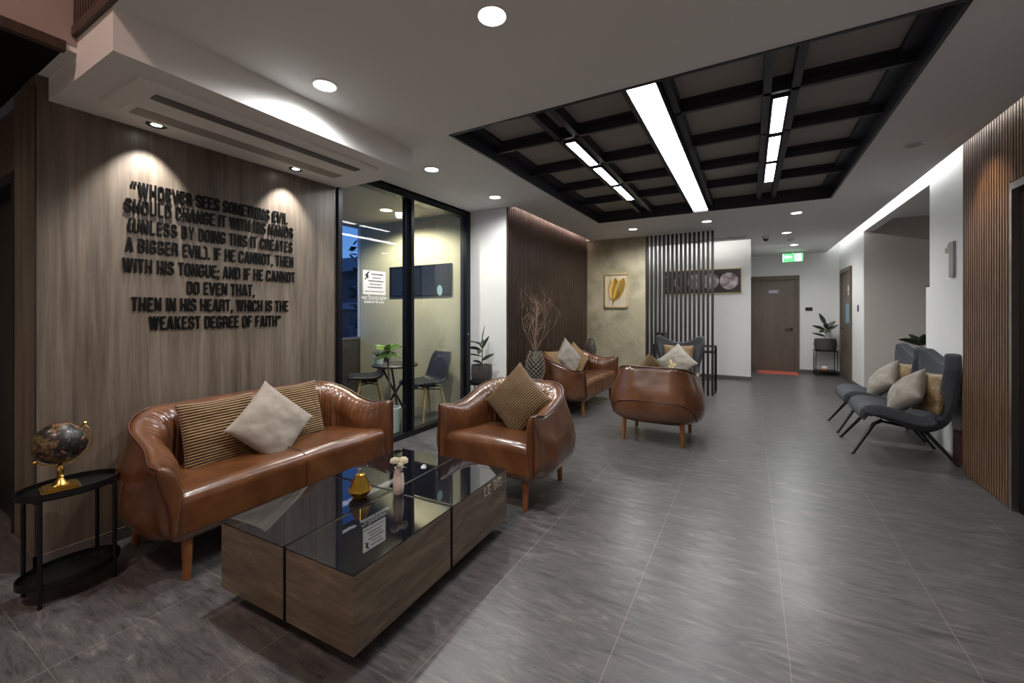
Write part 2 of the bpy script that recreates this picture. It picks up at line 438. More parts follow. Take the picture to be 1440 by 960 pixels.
# ------------------------------------------------------------------ stroke lettering
T = .142
def glyphs():
    l = T / 2; b = l; t = 1 - l; G = {}
    def box(w): return l, w - l, w / 2
    w = .44; l_, r, m = box(w); c = .09
    oval = [(l, b + c), (l, t - c), (l + c, t), (r - c, t), (r, t - c), (r, b + c), (r - c, b), (l + c, b), (l, b + c)]
    G['O'] = (w, [oval])
    G['C'] = (w, [[(r, .66), (r, t - c), (r - c, t), (l + c, t), (l, t - c), (l, b + c), (l + c, b), (r - c, b), (r, b + c), (r, .34)]])
    G['G'] = (w, [[(r, .68), (r, t - c), (r - c, t), (l + c, t), (l, t - c), (l, b + c), (l + c, b), (r - c, b), (r, b + c), (r, .46), (m, .46)]])
    G['D'] = (w, [[(l, b), (l, t), (r - c, t), (r, t - c), (r, b + c), (r - c, b), (l, b)]])
    G['B'] = (w, [[(l, b), (l, t), (r - c, t), (r, t - c), (r, .5 + c), (r - c * .8, .51), (l, .51)], [(r - c * .8, .51), (r, .5 - c), (r, b + c), (r - c, b), (l, b)]])
    G['R'] = (w, [[(l, 0), (l, t), (r - c, t), (r, t - c), (r, .5 + c), (r - c, .5), (l, .5)], [(r - c, .5), (r, .5 - c), (r, 0)]])
    G['P'] = (w, [[(l, 0), (l, t), (r - c, t), (r, t - c), (r, .45 + c), (r - c, .45), (l, .45)]])
    G['S'] = (w, [[(r, .7), (r, t - c), (r - c, t), (l + c, t), (l, t - c), (l, .52 + c), (l + c, .52), (r - c, .48), (r, .48 - c), (r, b + c), (r - c, b), (l + c, b), (l, b + c), (l, .3)]])
    G['U'] = (w, [[(l, 1), (l, b + c), (l + c, b), (r - c, b), (r, b + c), (r, 1)]])
    G['H'] = (w, [[(l, 0), (l, 1)], [(r, 0), (r, 1)], [(l, .5), (r, .5)]])
    G['N'] = (w + .02, [[(l, 0), (l, 1)], [(r + .02, 0), (r + .02, 1)], [(l, .95), (r + .02, .05)]])
    G['K'] = (w, [[(l, 0), (l, 1)], [(r, 1), (l + .06, .45)], [(l + .1, .56), (r, 0)]])
    w = .39; r = w - l
    G['E'] = (w, [[(w, t), (l, t), (l, b), (w, b)], [(l, .51), (w - .05, .51)]])
    G['F'] = (w, [[(w, t), (l, t), (l, 0)], [(l, .51), (w - .05, .51)]])
    G['L'] = (w - .02, [[(l, 1), (l, b), (w - .02, b)]])
    G['T'] = (w, [[(0, t), (w, t)], [(w / 2, 0), (w / 2, 1)]])
    G['I'] = (T, [[(l, 0), (l, 1)]])
    w = .46
    G['A'] = (w, [[(l * .75, 0), (w / 2 - .03, 1)], [(w / 2 + .03, 1), (w - l * .75, 0)], [(.12, .25), (w - .12, .25)]])
    G['V'] = (w, [[(l * .75, 1), (w / 2 - .02, 0)], [(w / 2 + .02, 0), (w - l * .75, 1)]])
    G['Y'] = (w, [[(l * .75, 1), (w / 2, .42)], [(w - l * .75, 1), (w / 2, .42)], [(w / 2, .42), (w / 2, 0)]])
    w = .64
    G['W'] = (w, [[(l * .8, 1), (.19, 0)], [(.19, 0), (w / 2, 1)], [(w / 2, 1), (w - .19, 0)], [(w - .19, 0), (w - l * .8, 1)]])
    w = .56
    G['M'] = (w, [[(l, 0), (l, 1)], [(w - l, 0), (w - l, 1)], [(l, 1), (w / 2, .1)], [(w / 2, .1), (w - l, 1)]])
    G['.'] = (T, [[(l, 0), (l, T)]])
    G[','] = (T, [[(l, T), (l, 0)], [(l, .02), (l * .4, -.13)]])
    G[';'] = (T, [[(l, T), (l, 0)], [(l, .02), (l * .4, -.13)], [(l, .45), (l, .64)]])
    G['('] = (.24, [[(.24, 1), (.13, .93), (l, .8), (l, .2), (.13, .07), (.24, 0)]])
    G[')'] = (.24, [[(0, 1), (.11, .93), (.24 - l, .8), (.24 - l, .2), (.11, .07), (0, 0)]])
    G['“'] = (.36, [[(.10, .98), (.06, .86), (.08, .72)], [(.28, .98), (.24, .86), (.26, .72)]])
    G['”'] = (.36, [[(.08, .98), (.10, .86), (.05, .72)], [(.26, .98), (.28, .86), (.23, .72)]])
    G['1'] = (.3, [[(.205, 0), (.205, 1)], [(0.0, .78), (.12, .80), (.17, .95)]])
    G[' '] = (.17, [])
    return G
GL = glyphs()
def text_mb(txt, mtx, height, width=None, depth=.02, gap=.065, mb=None, thin=1.0):
    """letters in local XY (x right, y up), extruded along local +Z, placed by mtx"""
    mb = mb or MB(); tot = sum(GL[c][0] + gap for c in txt) - gap
    sx = (width / tot) if width else height; x = 0
    for ch in txt:
        gw, strokes = GL[ch]; ns = 0
        for st in strokes:
            for (a, b) in zip(st, st[1:]):
                d = Vector((b[0] - a[0], b[1] - a[1])); d.normalize(); nrm = Vector((-d.y, d.x)) * T / 2 * thin
                pts = [(a[0] + nrm.x, a[1] + nrm.y), (a[0] - nrm.x, a[1] - nrm.y), (b[0] - nrm.x, b[1] - nrm.y), (b[0] + nrm.x, b[1] + nrm.y)]
                ns += 1; mb.prism([((x + p[0]) * sx, p[1] * height) for p in pts], depth * (1 - .02 * ns), mtx)
            for p in st[1:-1] + ([st[0]] if st[0] == st[-1] else []):
                mb.prism([((x + p[0] + T / 2 * thin * math.cos(k * PI / 4 + PI / 8)) * sx, (p[1] + T / 2 * thin * math.sin(k * PI / 4 + PI / 8)) * height) for k in range(8)], depth * (1.0 + .01 * (ns % 3) + .013), mtx); ns += 1
        x += gw + gap
    return mb
def frame(o, xa, ya, za):
    m = Matrix.Identity(4)
    for i, a in enumerate((xa, ya, za)):
        for j in range(3): m[j][i] = a[j]
    m.translation = o; return m
def facing(o, d):   # lettering frame on a wall seen by someone looking along -d ; d = wall's outward normal
    z = Vector(d); y = Vector((0, 0, 1)); x = y.cross(z); return frame(Vector(o), x, y, z)

# ------------------------------------------------------------------ room shell
XT = -3.20      # face of the lettered wall
XG = -3.21      # glass line
XS = -2.60      # slatted wall on the left
XR = 1.524      # slatted wall on the right
XW = 1.65       # white wall on the right
YB = 7.35       # plaster wall
YF = 11.2       # far wall
struct(MB().box(-3.2, 4.0, -3.4, 11.4, -.1, 0).box(-5.3, -3.2, -3.4, .66, -.1, 0).build('floor', 'floor', smooth=False))
b = MB()
for x0, x1, y0, y1 in ((-3.3, 1.43, .70, 2.43), (-3.3, -1.917, 2.43, 4.5), (-2.52, -1.917, 4.5, 5.91), (.805, 1.43, 2.43, 5.91), (-2.52, 1.43, 5.91, 7.30), (-2.7, 1.43, 7.30, 8.55), (.02, 1.43, 8.55, 11.3)):
    b.box(x0, x1, y0, y1, CEIL, CEIL + .1)
b.box(-3.4, 4.0, .72, 11.4, 2.86, 2.95)
struct(b.build('ceiling', 'ceil', smooth=False))
# lettered wall with its return beside the dark door
struct(MB().box(-3.45, XT, .654, 2.435, .07, 2.56).build('wall_left', 'text_wood', smooth=False))
struct(MB().box(-3.66, XT - .002, .664, .72, .0, 2.56).build('wall_return', 'text_wood', smooth=False))
struct(MB().box(-3.66, XT + .008, .646, .66, 0, .07).box(XT - .01, XT + .008, .646, 2.44, 0, .07).build('baseboard_left', 'baseboard', smooth=False))
# dark joint at the corner of the cladding
struct(MB().box(-3.208, XT + .0012, .652, .657, .07, 2.5).build('trim_1', 'slat_back', smooth=False))
struct(MB().box(XT - .03, XT + .004, 2.435, 2.452, 0, 2.5).build('trim_2', 'chrome', smooth=False))
# bulkhead over the lettered wall
struct(MB().box(-3.26, -2.345, .70, 2.50, 2.44, 2.7).box(-3.2, -2.78, .66, .70, 2.56, 2.62).build('bulkhead_left', 'ceil', smooth=False))
# structure above the glass wall, and the white column
struct(MB().box(-3.3, -3.16, 2.5, 4.5, CEIL - .02, 2.9).build('wall_header', 'ceil', smooth=False))
struct(MB().box(-5.3, XS - .02, 4.45, 4.62, 0, 2.86).build('wall_column', 'wall_white', smooth=False))
# slatted walls
def slat_wall(name, x, sgn, y0, y1, z1, mat, pitch, wd):
    b = MB(); y = y0
    while y < y1 - wd * .5:
        b.box(min(x, x - sgn * .022), max(x, x - sgn * .022), y, min(y + wd, y1), 0.01, z1); y += pitch
    o = struct(b.build(name, mat, smooth=False))
    struct(MB().box(min(x - sgn * .02, x - sgn * .09), max(x - sgn * .02, x - sgn * .09), y0 - .002, y1, 0, z1).build(name + '_backing', 'slat_back', smooth=False))
slat_wall('wall_slatted_left', XS, 1, 4.46, YB, 2.84, 'dark_wood', .047, .029)
slat_wall('wall_slatted_right', XR, -1, 4.115, 4.84, 2.84, 'right_wood', .037, .023)
struct(MB().box(-2.72, XS - .08, 4.62, 9.5, 0, 2.86).build('wall_side', 'wall_grey', smooth=False))
struct(MB().box(XR + .02, XR + .12, 2.9, 4.117, 2.2, 2.86).box(XR + .02, XR + .12, -3.4, 2.9, 0, 5.3).build('wall_right_near', 'wall_grey', smooth=False))
b = MB(); y = 2.9
while y < 4.11: b.box(XR, XR + .022, y, y + .023, 2.21, 2.84); y += .037
struct(b.build('wall_slatted_door_head', 'right_wood', smooth=False))
# plaster wall, moon wall, far wall, right walls
struct(MB().box(XS, -1.56, YB, YB + .14, 0, 2.86).build('wall_plaster', 'beige', smooth=False))
struct(MB().box(-2.6, .012, 9.4, 9.55, 0, 2.86).box(-.13, .012, 9.55, YF, 0, 2.86).build('wall_back', 'wall_white', smooth=False))
struct(MB().box(-.1, XW + .15, YF, YF + .15, 0, 2.86).build('wall_far', 'wall_white', smooth=False))
struct(MB().box(XW, XW + .15, 9.15, YF + .1, 0, 2.86).box(XW - .001, XW + .01, 8.984, 9.15, 0, 2.86).build('wall_right_far', 'wall_white', smooth=False))
struct(MB().box(XW, 3.8, 8.985, 9.15, 0, 2.95).build('wall_stairwell', 'wall_grey', smooth=False))
struct(MB().box(3.7, 3.85, 4.8, 9.15, 0, 2.95).build('wall_stairwell_side', 'wall_grey', smooth=False))
struct(MB().box(XW, XW + .13, 4.72, 6.03, 0, 2.86).box(XR + .09, XW + .01, 4.72, 4.84, 0, 2.86).box(XW, XW + .13, 6.03, 9.0, 2.68, 2.88).build('wall_right', 'wall_white', smooth=False))
struct(MB().box(XW + .001, XW + .13, 6.03, 6.14, 0, 1.60).build('wall_parapet', 'wall_white', smooth=False))
struct(MB().box(XW - .001, XW + .135, 6.031, 6.145, 1.60, 1.612).build('trim_5', 'slat_back', smooth=False))
struct(MB().box(XW + .13, 3.7, 4.7, 4.84, 0, 2.95).build('wall_stair_near', 'wall_grey', smooth=False))
struct(MB().box(-2.5, .02, 9.388, 9.401, 0, .07).box(.012, .02, 9.4, YF, 0, .07).box(.95, XW, YF - .012, YF, 0, .07).box(XW - .012, XW, 10.95, YF, 0, .07).box(XW - .012, XW, 9.0, 9.9, 0, .07).build('baseboard_far', 'baseboard', smooth=False))
# upper void in front of the lobby ceiling
struct(MB().box(-3.0, XR + .1, -3.4, 3.0, 5.2, 5.3).build('ceiling_void', 'ceil', smooth=False))
struct(MB().box(-3.0, -2.775, -3.4, .70, 2.59, 5.2).build('wall_void_left', 'pinkwall', smooth=False))
struct(MB().box(-2.9, XR + .1, 3.0, 3.1, 2.95, 5.2).box(XR, XR + .1, .7, 3.1, 2.95, 5.2).box(-3.0, -2.9, .7, 3.1, 2.95, 5.2).build('wall_void_back', 'wall_grey', smooth=False))
struct(MB().box(-5.3, XR + .1, -3.5, -3.4, 0, 5.3).build('wall_front', 'wall_grey', smooth=False))
struct(MB().box(-5.3, -2.80, -3.4, .66, 2.56, 2.66).build('ceiling_low', 'letter_black', smooth=False))
struct(MB().box(-2.80, -2.76, -3.4, .66, 2.545, 2.59).box(-2.775, XR, .680, .70, 2.63, 2.675).box(-2.775, XR, .70, .715, 2.675, 2.95).build('trim_3', 'dark_wood', smooth=False))
struct(MB().box(-5.4, -5.3, -3.4, .75, 0, 2.7).build('wall_far_left', 'wall_grey', smooth=False))
struct(MB().box(-5.3, -3.66, .70, .82, 2.14, 2.56).box(-5.3, -4.62, .70, .82, 0, 2.14).build('wall_door_left', 'text_wood', smooth=False))
# balustrade of the upper floor
bal = thing('balustrade', 'dark brown slatted balustrade above the ceiling edge, top left corner', 'balustrade', (0, .73, 0))
MB().box(-2.77, XR, -.025, .0, 3.62, 3.68).build('handrail', 'dark_wood', bal, smooth=False)
x = -2.76; proto = None
for i in range(60):
    if proto is None: proto = MB().box(-.010, .010, -.045, -.017, 2.675, 3.62).build('baluster', 'dark_wood', bal, smooth=False); proto.location.x = x
    else:
        c = proto.copy(); COL.objects.link(c); c.location.x = x; c.parent = bal
    x += .034

# left dark door
d = thing('door_1', 'almost black door at the left edge of the wood wall', 'door', (0, 0, 0)); d['kind'] = 'structure'
MB().box(-4.60, -3.70, .74, .78, 0, 2.08).build('door_leaf', 'door_dark', d, smooth=False)
MB().box(-3.70, -3.655, .66, .80, 0, 2.14).box(-4.62, -3.70, .66, .80, 2.08, 2.14).build('door_frame', 'door_dark', d, smooth=False)
MB().lathe([(.0, -.03), (.03, -.028), (.03, 0), (.012, .005), (.012, .03)], 16, mtx=Matrix.Translation((-3.78, .70, 1.02)) @ Matrix.Rotation(R(-90), 4, 'X')).build('door_handle', 'black', d)

# ------------------------------------------------------------------ ceiling coffer
cg = thing('coffer_grid', 'near black grid of beams recessed in the lobby ceiling', 'ceiling grid')
X0, X1, Y0, Y1 = -1.917, .805, 2.43, 5.91
MB().box(X0, X1, Y0, Y1, 2.775, 2.815).build('back_panel', 'coffer_panel', cg, smooth=False)
MB().box(X0, X0 + .02, Y0, Y1, CEIL - .006, 2.8).box(X1 - .02, X1, Y0, Y1, CEIL - .006, 2.8).box(X0, X1, Y0, Y0 + .02, CEIL - .006, 2.8).box(X0, X1, Y1 - .02, Y1, CEIL - .006, 2.8) \
    .box(X0 + .02, X0 + .10, Y0, Y1, 2.74, 2.8).box(X1 - .10, X1 - .02, Y0, Y1, 2.74, 2.8).build('rim', 'coffer', cg, smooth=False)
CB = (3.06, 3.73, 4.40, 5.08)
for y in CB:
    MB().box(X0 + .02, X1 - .02, y - .034, y + .034, 2.745, 2.8).box(X0 + .02, X1 - .02, y - .016, y + .016, 2.69, 2.745).build('cross_beam', 'coffer', cg, smooth=False)
for x, dx in ((-1.24, .075), (.165, .075), (-.553, .12)):
    for s in (-1, 1):
        MB().box(x + s * dx - .022, x + s * dx + .022, Y0 + .02, Y1 - .02, 2.69, 2.8).build('long_beam', 'coffer', cg, smooth=False)
lp = thing('light_panel', 'long bright white light panel down the middle of the coffer', 'ceiling light', (-.553, 4.17, CEIL), group=None)
MB().box(-.083, .083, -1.71, 1.71, .012, .016).build('diffuser', 'panel', lp, smooth=False)
MB().box(-.09, .09, -1.72, 1.72, .016, .09).box(-.09, -.083, -1.72, 1.72, .008, .016).box(.083, .09, -1.72, 1.72, .008, .016).build('housing', 'coffer', lp, smooth=False)
places = ('nearest the camera', 'in the middle', 'farthest from the camera')
for x, side in ((-1.24, 'left'), (.165, 'right')):
    for k in range(3):
        y0, y1 = CB[k] + .05, CB[k + 1] - .05
        q = thing('strip_light', 'short white strip light in the %s row of the coffer, %s' % (side, places[k]), 'ceiling light', (x, (y0 + y1) / 2, 2.67), group='short strip lights in the coffer')
        h = (y1 - y0) / 2
        MB().box(-.036, .036, -h, h, 0, .004).build('diffuser', 'panel_small', q, smooth=False)
        MB().box(-.045, .045, -h - .005, h + .005, .004, .06).build('housing', 'coffer', q, smooth=False)

# cove lighting
def cove(name, x0, x1, y0, y1, z0, z1, label, mat='cove'):
    o = MB().box(x0, x1, y0, y1, z0, z1).build(name, mat, smooth=False); tag(o, label, 'light strip')
cove('cove_light', 1.385, 1.405, 2.9, 11.1, 2.735, 2.75, 'white cove light strip above the right hand walls')
cove('cove_light', -2.515, -2.50, 4.55, 7.25, 2.735, 2.75, 'cove light strip above the dark slatted wall', 'cove_warm')
cove('cove_light', -2.4, -.02, 8.50, 8.52, 2.735, 2.75, 'cove light strip washing the wall with the moon picture', 'cove_strong')

# downlights
def downlight(x, y, label, lens='lens', watts=DOWN_W, r=.062, z=CEIL, spot=True, angle=166, tilt=(0, 0), group='round recessed downlights', color=(1, .99, .97)):
    q = thing('downlight', label, 'downlight', (x, y, z), group=group)
    MB().lathe([(r + .014, 0), (r + .014, -.004), (r, -.006), (r - .004, -.002), (r - .004, .002)], 32).build('trim_ring', 'white_vinyl' if lens != 'lens_dim' else 'chrome', q)
    MB().lathe([(r - .003, -.003), (.001, -.0035)], 32).build('lens', lens, q)
    if spot: light('downlight_lamp', 'SPOT', (0, 0, -.03), watts, color, (tilt[0], tilt[1], 0), q, spot_size=R(angle), spot_blend=.8, shadow_soft_size=.05)
    return q
downlight(-.983, 1.547, 'large bright downlight at the top of the picture, nearest of all')
downlight(-2.117, 1.548, 'bright downlight beside the bulkhead of the air conditioner')
downlight(-2.517, 2.938, 'downlight in front of the glass wall')
downlight(-2.502, 3.999, 'downlight near the white column', watts=46)
downlight(-1.593, 6.605, 'downlight in front of the plaster wall with the leaf picture')
downlight(-.538, 6.561, 'downlight just in front of the slatted screen')
downlight(.524, 6.578, 'downlight beyond the coffer, right of the screen')
downlight(.514, 8.142, 'downlight in the corridor, second from the far door')
downlight(.737, 9.674, 'downlight above the exit sign, nearest the far door')
downlight(-1.9, 8.0, 'downlight glimpsed through the slatted screen', watts=14)
downlight(1.11, 4.358, 'tilted downlight with a dark ring aimed at the right slatted wall', lens='lens_dim', watts=34, angle=70, tilt=(0, R(-38)), color=(1, .80, .60), r=.05)
for x, y, l in ((-3.05, 1.104, 'bulkhead spotlight above the start of the quotation'), (-3.05, 1.977, 'bulkhead spotlight above the end of the quotation')):
    q = thing('spotlight', l, 'spotlight', (x, y, 2.44), group='bulkhead spotlights')
    MB().lathe([(.048, 0), (.05, -.006), (.04, -.008), (.036, .0)], 28).build('trim_ring', 'black', q)
    MB().lathe([(.026, -.004), (.001, -.008)], 24).build('bulb', 'lens', q)
    light('wall_spot_lamp', 'SPOT', (0, 0, -.02), WALLSPOT_W, (1, .97, .94), (R(0), R(16), 0), q, spot_size=R(76), spot_blend=.8, shadow_soft_size=.012)

downlight(-3.5, -.35, 'downlight in the low black ceiling by the dark door', watts=13, z=2.555, color=(1, .9, .72))
# lights of the upper void (its own ceiling lamp) and of the balcony
q = thing('pendant_disc', 'warm ceiling lamp of the upper void', 'ceiling light', (-1.2, -1.4, 5.2))
MB().lathe([(.30, 0), (.30, -.06), (.27, -.07), (.001, -.072)], 40).build('diffuser', emit('void_lamp', (255, 200, 180), 4), q)
light('void_lamp', 'AREA', (0, 0, -.1), VOID_W, (1, .70, .60), (0, 0, 0), q, shape='DISK', size=.6)
for lx, lab in ((-2.1, 'added paper lantern fill lamp, unseen at the front of the room, by the low black ceiling'), (.9, 'added paper lantern fill lamp, unseen at the front of the room, by the right wall')):  # invented pair of lamps out of view, added to brighten the ceiling
    q = thing('floor_lamp', lab, 'added fill lamp', (lx, -2.7, 0))
    MB().lathe([(.001, 0), (.15, 0), (.15, .02), (.02, .03), (.012, .06), (.012, .85), (.001, .86)], 24).build('stand', 'black', q)
    MB().sphere(.2, (0, 0, 1.05), 24, 16).build('shade', emit('added_lamp_paper', (255, 232, 205), 3.0), q)
    light('added_fill_bulb', 'POINT', (0, 0, 1.05), ADDED_FILL_W, (1, .98, .94), (0, 0, 0), q, shadow_soft_size=.205)
q = thing('downlight', 'warm round downlight on the balcony ceiling behind the glass', 'downlight', (-4.05, 3.85, 2.64))
MB().lathe([(.09, 0), (.09, -.004), (.075, -.006), (.07, 0)], 32).build('trim_ring', 'white_vinyl', q)
MB().lathe([(.072, -.003), (.001, -.004)], 32).build('lens', 'lens_warm', q)
light('balcony_lamp', 'SPOT', (0, 0, -.03), BALC_W, (1, .93, .74), (0, 0, 0), q, spot_size=R(160), spot_blend=.4, shadow_soft_size=.07)

# ------------------------------------------------------------------ air conditioner in the bulkhead
ac = thing('ceiling_air_conditioner', 'slim ducted air conditioner panel under the bulkhead', 'air conditioner', (-2.66, 1.56, 2.44))
MB().rbox((.50, 1.46, .03), .012, 6, (-.08, 0, -.008)).build('panel', 'ceil', ac)
MB().rbox((.075, 1.26, .02), .008, 6, (.05, .0, -.022)).build('outlet_slot', plain('slot_grey', (92, 92, 94), .6), ac)
MB().box(-.27, -.16, -.62, .66, -.026, -.02).build('intake_grille', plain('intake_grey', (150, 146, 142), .6), ac, smooth=False)
MB().box(-.285, -.15, -.66, -.64, -.028, -.018).build('edge_strip', 'white_vinyl', ac, smooth=False)

# ------------------------------------------------------------------ glass wall
gw = thing('window_1', 'black framed sliding glass wall beside the wood wall', 'glass wall'); gw['kind'] = 'structure'
MB().box(XG - .05, XG + .05, 2.455, 4.45, 2.545, 2.63).build('top_rail', 'dark_frame', gw, smooth=False)
MB().box(XG - .05, XG + .05, 2.455, 4.45, 0, .055).build('bottom_rail', 'dark_frame', gw, smooth=False)
MB().box(XG - .05, XG + .05, 4.365, 4.45, .055, 2.545).build('stile', 'dark_frame', gw, smooth=False)
MB().box(XG - .05, XG + .04, 2.455, 2.495, .055, 2.545).build('stile', 'dark_frame', gw, smooth=False)
MB().box(XG - .045, XG + .005, 3.325, 3.365, .055, 2.545).box(XG + .0, XG + .045, 3.37, 3.41, .055, 2.545).box(XG - .01, XG + .01, 3.34, 3.40, .055, 2.545).build('stile', 'dark_frame', gw, smooth=False)
MB().box(XG - .03, XG - .022, 2.49, 3.345, .05, 2.55).build('pane', 'glass', gw, smooth=False)
MB().box(XG + .018, XG + .026, 3.39, 4.37, .05, 2.55).build('pane', 'glass', gw, smooth=False)
MB().lathe([(.012, 0), (.012, .012), (.004, .016)], 12, mtx=Matrix.Translation((XG + .05, 4.39, 1.05)) @ Matrix.Rotation(R(90), 4, 'Y')).build('door_lock', 'chrome', gw)
# notices stuck on the panes
ps = thing('paper_notice', 'white paper notice with a small bird drawing on the glass', 'notice', (XG - .018, 2.915, 1.62))
MB().box(0, .0015, -.143, .143, -.115, .12).build('sheet', 'paper', ps, smooth=False)
fm = facing((.0018, 0, 0), (1, 0, 0))
random.seed(4)
for k, (y0, y1, z, h) in enumerate(((-.04, .11, .085, .014), (-.03, .08, .05, .010), (-.075, .115, .018, .012), (-.06, .085, -.014, .010), (-.085, .10, -.044, .010), (-.125, .12, -.085, .008))):
    yy = y0; b = MB()
    while yy < y1:
        ln = random.uniform(.008, .02); b.box(.0016, .0022, yy, min(yy + ln, y1), z - h / 2, z + h / 2); yy += ln + .005
    b.build('printed_line', 'ink', ps, smooth=False)
b = MB(); b.prism([(-.125, .03), (-.105, .055), (-.118, .075), (-.10, .085), (-.085, .105), (-.06, .108), (-.082, .085), (-.075, .05), (-.09, .035), (-.10, .05), (-.11, .025)], .0006, facing((.0016, 0, 0), (1, 0, 0))); b.build('bird_drawing', 'ink', ps, smooth=False)
def thai(txt, size, loc, name, parent):
    cu = bpy.data.curves.new(name, 'FONT'); cu.body = txt; cu.size = size; cu.align_x = 'CENTER'; cu.extrude = .0008; cu.offset = size * .012
    tmp = bpy.data.objects.new('tmp', cu); COL.objects.link(tmp)
    dg = bpy.context.evaluated_depsgraph_get(); me = bpy.data.meshes.new_from_object(tmp.evaluated_get(dg))
    bpy.data.objects.remove(tmp); me.name = name
    o = bpy.data.objects.new(name, me); COL.objects.link(o); me.materials.clear(); me.materials.append(M['white_vinyl'])
    o.matrix_local = facing(loc, (1, 0, 0)); o.parent = parent; return o
vs_ = thing('glass_lettering', 'white vinyl warning lettering on the glass, below the paper notice', 'lettering', (XG - .02, 2.915, 1.465))
thai('•ระวังกระจก•', .062, (0, 0, -.012), 'thai_line', vs_)
text_mb('BEWARE OF THE GLASS', facing((0, -.125, -.045), (1, 0, 0)), .022, .25, .001).build('english_line', 'white_vinyl', vs_, smooth=False)
o = MB().lathe([(.05, 0), (.05, .0015), (.001, .0016)], 32, mtx=Matrix.Translation((XG + .0265, 3.86, 1.59)) @ Matrix.Rotation(R(90), 4, 'Y') @ Matrix.Diagonal((1.25, .95, 1, 1))).build('oval_sticker', 'mint', smooth=True)
tag(o, 'small pale oval sticker on the right glass pane', 'sticker')

# ------------------------------------------------------------------ balcony beyond the glass
struct(MB().box(-5.3, -3.2, .66, 4.5, -.1, 0.0).build('floor_balcony', 'floor', smooth=False))
struct(MB().box(-5.35, -3.26, .66, 4.5, 2.64, 2.76).build('ceiling_balcony', 'wall_grey', smooth=False))
struct(MB().box(-5.22, -3.26, 4.435, 4.452, 0, 2.64).build('wall_balcony', 'balcony_wall', smooth=False))
struct(MB().box(-5.32, -5.24, .66, 4.45, 0, .92).build('wall_balcony_parapet', plain('dark_parapet', (46, 46, 50), .6), smooth=False))
struct(MB().box(-5.33, -5.23, .66, 4.45, .92, .95).build('trim_4', 'chrome', smooth=False))
bw = thing('window_2', 'dark horizontal window in the balcony wall, seen through the glass', 'window'); bw['kind'] = 'structure'
MB().box(-4.56, -3.47, 4.425, 4.44, 1.57, 1.97).build('pane', 'door_glass', bw, smooth=False)
MB().box(-4.58, -3.45, 4.415, 4.44, 1.555, 1.575).box(-4.58, -3.45, 4.415, 4.44, 1.965, 1.985).box(-4.58, -4.56, 4.415, 4.44, 1.56, 1.98).box(-3.47, -3.45, 4.415, 4.44, 1.56, 1.98).box(-4.0, -3.985, 4.42, 4.44, 1.57, 1.97).build('frame', 'dark_frame', bw, smooth=False)

def cafe_chair():
    t = thing('cafe_chair', 'dark shell chair with pale wooden legs left of the balcony table', 'chair', group='balcony chairs')
    prof = cr([(0, -.25, .425), (0, -.235, .45), (0, -.1, .435), (0, .08, .425), (0, .17, .46), (0, .21, .56), (0, .25, .70), (0, .285, .82)], 5)
    n = len(prof) - 1
    def f(u, v):
        i = v * n; k = min(int(i), n - 1); p = prof[k].lerp(prof[k + 1], i - k); uu = u * 2 - 1
        hw = pw([0, .15, .5, .75, .9, 1], [.19, .235, .235, .215, .205, .17], v)
        tn = (prof[k + 1] - prof[k]).normalized(); nr = Vector((0, -tn.z, tn.y))
        c = pw([0, .2, .55, .8, 1], [.01, .03, .06, .05, .03], v) * abs(uu) ** 2.2
        return Vector((uu * hw, p.y, p.z)) + nr * c
    b = MB(); b.grid(f, 14, n); b.build('seat_shell', 'fabric_dark', t, mods=(('SOLIDIFY', dict(thickness=.028, offset=0)), ('SUBSURF', dict(levels=1, render_levels=1))))
    for sx, sy in ((-1, -1), (1, -1), (-1, 1), (1, 1)):
        MB().tube([(sx * .13, sy * .11, .41), (sx * .20, sy * .19, 0)], [.017, .011], 12).build('leg', 'ash_wood', t)
    MB().tube([(-.13, -.11, .36), (.13, .11, .36)], .008).tube([(.13, -.11, .36), (-.13, .11, .36)], .008).box(-.12, .12, -.10, .10, .395, .41).build('under_frame', 'black', t)
    return t
M['fabric_dark'] = plain('dark_grey_shell', (44, 46, 48), .45, var=.08)
c0 = cafe_chair(); c0.location = (-4.52, 3.98, 0); c0.rotation_euler = (0, 0, R(-38))
c1 = dup(c0, (-3.56, 4.06, 0), R(-14), 'dark shell chair with pale wooden legs right of the balcony table', 'balcony chairs')
bt = thing('bistro_table', 'round dark bistro table with crossed legs on the balcony', 'table', (-3.66, 3.62, 0))
MB().lathe([(.0, .69), (.255, .69), (.265, .70), (.265, .712), (.255, .72), (.001, .722)], 40).build('tabletop', 'fabric_dark', bt)
for k in range(3):
    a = k * 2 * PI / 3 + .5
    MB().tube([(.2 * math.cos(a), .2 * math.sin(a), .69), (-.24 * math.cos(a), -.24 * math.sin(a), 0)], .013).build('leg', 'black', bt)
q = thing('clear_bottle', 'clear glass bottle on the balcony table', 'bottle', (-3.56, 3.74, .722))
MB().lathe([(.0, .0), (.035, .0), (.036, .02), (.036, .13), (.014, .17), (.013, .21), (.016, .212), (.016, .225), (.001, .226)], 24).build('bottle_body', 'glass', q)

